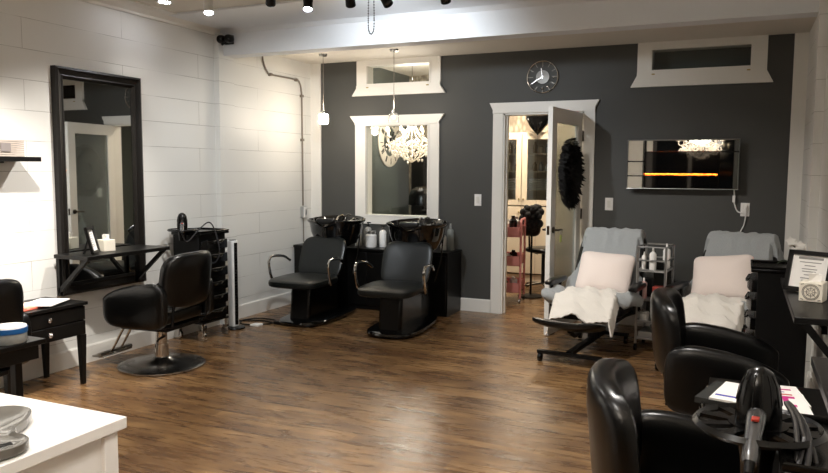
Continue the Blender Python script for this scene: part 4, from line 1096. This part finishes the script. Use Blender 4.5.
def pillow(label, base, rz, tilt=-.45, roll=0, off=(0, .17, .715), s=1.0):
    def w_(x, y, z):
        k = 1 - .18 * (1 - (abs(x) / .24) ** 2) * (abs(z) / .2 > .8) * .4
        pin = 1 + .16 * (abs(x) / .235) ** 3 * (abs(z) / .2) ** 3
        return (x * pin, y * (1 - .55 * ((abs(x) / .25) ** 4 + (abs(z) / .22) ** 4) * .5), z * pin + .004 * sin(x * 34 + z * 20) * (z < 0))
    v = Matrix.Rotation(rz, 4, 'Z') @ Vector(off)
    o = B().pad((0, 0, 0), .225 * s, .185 * s, .085, .3, .9, 'y', n=64, m=18, warp=w_).obj('pillow', pinkpillow, loc=(base[0] + v.x, base[1] + v.y, v.z), rot=(tilt, roll, rz))
    return tag(o, label, 'pillow')
pillow('blush pink pillow leaning on the left recliner back', RC[0][0], RC[0][1], -.5, R(2), off=(.03, .18, .605))
pillow('blush pink pillow leaning on the right recliner back', RC[1][0], RC[1][1], -.5, R(-7), off=(-.04, .18, .62), s=1.02)

# ------------------------------------------------------------------ silver wire cart between recliners
sv = thing('wire_cart', 'silver wire shelf cart of bottles between the recliners', 'cart', (-.635, 6.30, 0), R(-6))
cw, cd_ = .11, .15; ptube = B()
for sx_ in (-1, 1):
    for sy_ in (-1, 1):
        B().tube([(sx_ * cw, sy_ * cd_, .06), (sx_ * cw, sy_ * cd_, .86)], .011, 8).obj('post', steel, sv)
        B().cyl((sx_ * cw - .01, sy_ * cd_, .028), (sx_ * cw + .01, sy_ * cd_, .028), .028, n=14).obj('caster', blackp, sv)
for z in (.10, .24, .42, .66):
    t = B(); t.box(-cw, cw, -cd_, cd_, z - .004, z + .004)
    t.obj('shelf', mat('shelf_grey', 'a4a4a2', .4, .4), sv, smooth=False)
for z in (.10, .24, .42, .66, .74, .85):
    B().tube([(-cw, -cd_, z + .01), (cw, -cd_, z + .01), (cw, cd_, z + .01), (-cw, cd_, z + .01)], .007, 6, True).obj('rail', steel, sv)
def cpos(x, y): v = Matrix.Rotation(R(-6), 4, 'Z') @ Vector((x, y, 0)); return (-.635 + v.x, 6.30 + v.y)
purple = mat('purple_label', '7a3f78', .5); redl = mat('red_pack', '9c3a2c', .5); orangel = mat('orange_pack', 'b8602c', .5)
for lb, x, y, z, r, h, m_, cm, stl in (
    ('white bottle with dark print at front of cart top', 0.0, -.11, .665, .027, .17, whitesoft, whitesoft, 'cap'),
    ('white bottle at back right of the cart top', .07, .08, .665, .03, .19, whitesoft, whitesoft, 'cap'),
    ('small white tube at left of the cart top', -.09, -.02, .665, .018, .13, paper, whitesoft, 'cap'),
    ('pink nozzle bottle on the middle shelf of silver cart', -.07, -.09, .425, .025, .16, mat('pale_pink', 'd9b6b0', .4), whitesoft, 'cap'),
    ('purple bottle on the lower shelf of silver cart', .05, -.10, .245, .028, .14, purple, whitesoft, 'cap'),
    ('white jar on the lower shelf of silver cart', -.06, -.08, .245, .04, .07, whitesoft, whitesoft, 'jar')):
    px_, py_ = cpos(x, y); bottle(lb, px_, py_, z, r, h, m_, cm, stl)
for lb, x, y, z, dx, dy, h, m_ in (
    ('orange red product box on the middle shelf of silver cart', .04, 0, .425, .05, .05, .1, redl), ('dark basket filling the back of the cart top', .0, .03, .665, .07, .06, .07, blackm), ('dark box at back of the middle cart shelf', -.07, .07, .425, .04, .05, .15, blackm), ('grey tray on the lowest shelf of silver cart', 0, 0, .105, .1, .12, .05, silverp)):
    px_, py_ = cpos(x, y)
    o = box('supply_box', -dx, dx, -dy, dy, 0, h, m_, None, .003); o.location = (px_, py_, z); o.rotation_euler = (0, 0, R(-6)); tag(o, lb, 'box')

# dark bag on the floor between the cart and right recliner
bg = B().pad((0, 0, .17), .11, .10, .17, .6, .7, n=40, m=18, warp=lambda x, y, z: (x * (1 - .3 * z) + .01 * sin(z * 50), y + .01 * sin(z * 45 + x * 30), z)).obj('dark_bag', mat('bag_fabric', '2a2a2b', .9, bump=.5, scale=30), loc=(-.36, 6.72, .0)); 
tag(bg, 'slumped dark bag on floor against the wall behind silver cart', 'bag')

# ------------------------------------------------------------------ right wall stations
wall_shelf('long black shelf on right wall holding certificate and tissue box', (RX, 4.0, .872), R(-90), 1.25, .245)
wall_shelf('near black shelf at the right edge above the magazines', (RX, 2.24, .872), R(-90), .86, .235)
def rframe(z0, y0, y1, label):
    m_ = thing('wall_mirror', label, 'mirror', (RX, (y0 + y1) / 2, z0), R(-90)); hw_ = (y1 - y0) / 2; hh_ = 1.645
    b = B(); frame_bars(b, hw_, hh_, fw, [(0, 0), (0, .045), (.018, .055), (.03, .045), (.055, .035), (.065, .04), (.085, .02), (.085, 0)])
    b.obj('frame', darkframe, m_, smooth=False); box('glass', -hw_ + .08, hw_ - .08, -.014, 0, .08, hh_ - .08, mirrorm, m_)
photo_frame('certificate_frame', 'black framed certificate leaning on the right wall shelf', (.305, 4.07, .873), R(-30), .22, .21, R(14))
tissue_box('cream tissue box with round medallion print on right shelf', (.318, 3.85, .873), R(-16), .10, .10, .09, True)
nf = photo_frame('picture_frame', 'small black frame on the near right shelf at picture edge', (.36, 2.50, .873), R(-30), .15, .19, R(14))
# orchid
oc = thing('orchid_plant', 'white orchid in a dark pot on the trolley by right wall', 'plant', (.295, 4.50, .873))
B().lathe([(.0, 0), (.035, 0), (.045, .03), (.05, .07), (.046, .07), (.04, .055), (0, .055)], n=24).obj('pot', blackp, oc)
stem = spline([(0, 0, .05), (.005, 0, .10), (-.005, 0, .16), (-.03, 0, .195)], 6)
B().tube(stem, .0035, 6).obj('stem', leafm, oc)
for a, l in ((20, .11), (200, .12), (110, .09), (290, .08)):
    def lf(u, v, a=a, l=l): s_ = (v - .5) * .035 * sin(PI * min(1, u * .95 + .05)); r_ = u * l; return (cos(R(a)) * r_ - sin(R(a)) * s_, sin(R(a)) * r_ + cos(R(a)) * s_, .06 + .05 * sin(u * 2.4) + abs(s_) * .4)
    B().sheet(lf, 10, 4, .002).obj('leaf', leafm, oc)
for i, (x, y, z) in enumerate(((-.005, -.02, .16), (-.03, .01, .195), (.012, .012, .175), (-.045, -.015, .22), (.0, -.03, .20), (-.02, -.03, .17), (.02, -.02, .15))):
    fbm = B()
    for k in range(5):
        a = 2 * PI * k / 5 + i; M = Matrix.Translation((x, y, z)) @ Matrix.Rotation(R(70), 4, 'X') @ Matrix.Rotation(a, 4, 'Z')
        vs = [M @ Vector(p) for p in ((0, 0, 0), (.012, .012, .004), (.03, .0, .002), (.012, -.012, .004), (.013, 0, -.002))]
        fbm.add(vs, [(0, 1, 4), (1, 2, 4), (2, 3, 4), (3, 0, 4), (0, 3, 2, 1)])
    fbm.obj('flower', petal, oc)

# table of magazines
vanity('black low table under the magazines right of nearest chair', (.165, 2.985, 0), R(-90), .60, .50, .60)
def mag(name, lb, x, y, z, a, w_, h_, t_, m_, prints):
    g_ = thing(name, lb, 'magazine' if name == 'magazine' else 'binder', (x, y, z), R(a))
    box('pages' if name == 'magazine' else 'cover', -w_ / 2, w_ / 2, -h_ / 2, h_ / 2, 0, t_, m_, g_)
    for pm, rects in prints:
        b = B()
        for (a0, a1, b0, b1) in rects: b.box(a0 * w_, a1 * w_, b0 * h_, b1 * h_, t_ - .0003, t_ + .0006)
        b.obj('cover_print', pm, g_, smooth=False)
    return g_
mag('binder', 'dark grey binder under the left white magazine', -.01, 3.01, .601, -14, .19, .27, .022, mat('binder_grey', '2b2c2a', .6), [])
mag('binder', 'silver edged binder at left rim of the low black table', -.065, 2.96, .601, -14, .04, .29, .02, steel, []) if False else None
mag('magazine', 'white magazine with blue band on the grey binder', .035, 2.99, .624, -12, .19, .26, .008, paper, [(blueprint_, [(-.45, .2, -.32, -.25)]), (magenta, [(-.1, .1, .2, .24)])])
mag('magazine', 'white magazine with purple headings behind the dryer', .145, 3.11, .601, 8, .2, .26, .01, paper, [(magenta, [(-.3, .35, .25, .31)]), (mat('violet_print', '5a3d8c', .6), [(-.3, .2, .12, .16)])])
mag('magazine', 'white magazine with large magenta letters right of the dryer', .15, 2.975, .612, 4, .2, .26, .01, paper, [(magenta, [(-.32, -.2, -.2, .3), (-.2, -.05, .2, .3), (-.2, -.05, .0, .08), (-.05, .02, .06, .22), (.1, .2, -.2, .3), (.2, .32, .2, .3), (.2, .3, -.2, -.1)]), (redprint, [(-.3, .3, .36, .42)])])
rl_ = B(); rl_.tube([(-.10, 2.84, .57), (-.108, 2.84, .605), (-.098, 3.12, .605), (-.09, 3.12, .57)], .008, 8)
tag(rl_.obj('towel_rail', chrome), 'short chrome rail on the left side of magazine table', 'rail')

# ------------------------------------------------------------------ lights
# added downlights lighting the front room, unseen above and behind the camera
DL = [(-3.6, 1.2), (-2.2, 1.2), (-.8, 1.2), (-3.6, -.8), (-2.2, -.8), (-.8, -.8), (-2.2, 2.9), (-.5, 2.9), (-.6, 4.9)]
for (x, y) in DL[:-1]:
    downlight(x, y, 'added unseen downlight in the front room ceiling')
for o in [o for o in COL.objects if o.get('label') == 'added unseen downlight in the front room ceiling']: o['group'] = 'added front room downlights'
for (x, y) in DL[:6]: spot((x, y, 2.72), (0, 0, -1), 30, 104, .8, NEUT, .05)
spot((-2.2, 2.9, 2.72), (0, 0, -1), 75, 110, .8, NEUT, .05)
spot((-.5, 2.9, 2.72), (.05, 0, -1), 70, 110, .8, NEUT, .05)
spot((-4.15, 4.5, 2.70), (0.05, 0.02, -1), 7, 110, 1, NEUT)
spot((-2.87, 4.10, 2.53), (-.75, .95, -.75), 75, 80, 1, (.93, .97, 1))       # toward the corner wall by the basins
spot((-3.42, 4.13, 2.52), (-.7, -.25, -1.1), 70, 86, 1, NEUT)
spot((-2.42, 4.37, 2.53), (-.1, .8, -.30), 60, 110, 1, COOL)
spot((-3.1, 2.6, 2.55), (-.8, .05, -1.05), 230, 84, 1, NEUT)             # wall washer over the left station
spot((-1.7, 4.2, 2.6), (.35, .75, -.9), 90, 80, .9, NEUT)             # toward the recliners
# pendants
def point(loc, e, r=.03, col=WARM):
    l = bpy.data.lights.new('bulb_lamp', 'POINT'); l.energy = e; l.shadow_soft_size = r; l.color = col
    o = bpy.data.objects.new('bulb_lamp', l); COL.objects.link(o); o.location = loc
point((-4.0, 6.6, 1.92), 3, .04); point((-4.0, 6.6, 2.12), 2.5, .04); point((-3.19, 6.6, 2.12), 4, .02)
# chandeliers
point((-3.83, 8.45, 2.06), 26, .2); point((-.72, .25, 2.2), 25, .25)
# warm area lamps just below the back room ceiling
area((-2.2, 8.5, 2.78), (0, 0, -1), 24, .3, (1, .86, .68)); area((-2.6, 9.0, 2.78), (0, 0.2, -1), 14, .2, (1, .86, .68))

w_ = bpy.data.worlds.new('world'); w_.use_nodes = True; sc.world = w_
w_.node_tree.nodes['Background'].inputs[0].default_value = (.05, .055, .06, 1); w_.node_tree.nodes['Background'].inputs[1].default_value = .15

# ------------------------------------------------------------------ camera
f = 731.037; pxc, pyc = 414.0, 236.5; H = 1.47
def n3(v): return Vector(v).normalized()
rx = n3((-(-1220 - pxc), -(162 - pyc), -f)); ry = n3((744 - pxc, 172 - pyc, f)); rz = rx.cross(ry).normalized(); ry = rz.cross(rx)
M = Matrix((rx, ry, rz))      # rows: world axes in camera (x right, y down, z forward)
right = M @ Vector((1, 0, 0)); down = M @ Vector((0, 1, 0)); fwd = M @ Vector((0, 0, 1))
cam = bpy.data.cameras.new('camera'); co = bpy.data.objects.new('camera', cam); COL.objects.link(co)
cam.sensor_fit = 'HORIZONTAL'; cam.sensor_width = 36; cam.lens = f / 828 * 36; cam.clip_start = .02
mw = Matrix.Identity(4)
for i in range(3): mw[i][0] = right[i]; mw[i][1] = -down[i]; mw[i][2] = -fwd[i]
mw[2][3] = H
co.matrix_world = mw; sc.camera = co
sc.view_settings.view_transform = 'Standard'; sc.view_settings.look = 'None'; sc.view_settings.gamma = 1; sc.view_settings.use_curve_mapping = False
sc.view_settings.exposure = 1.15
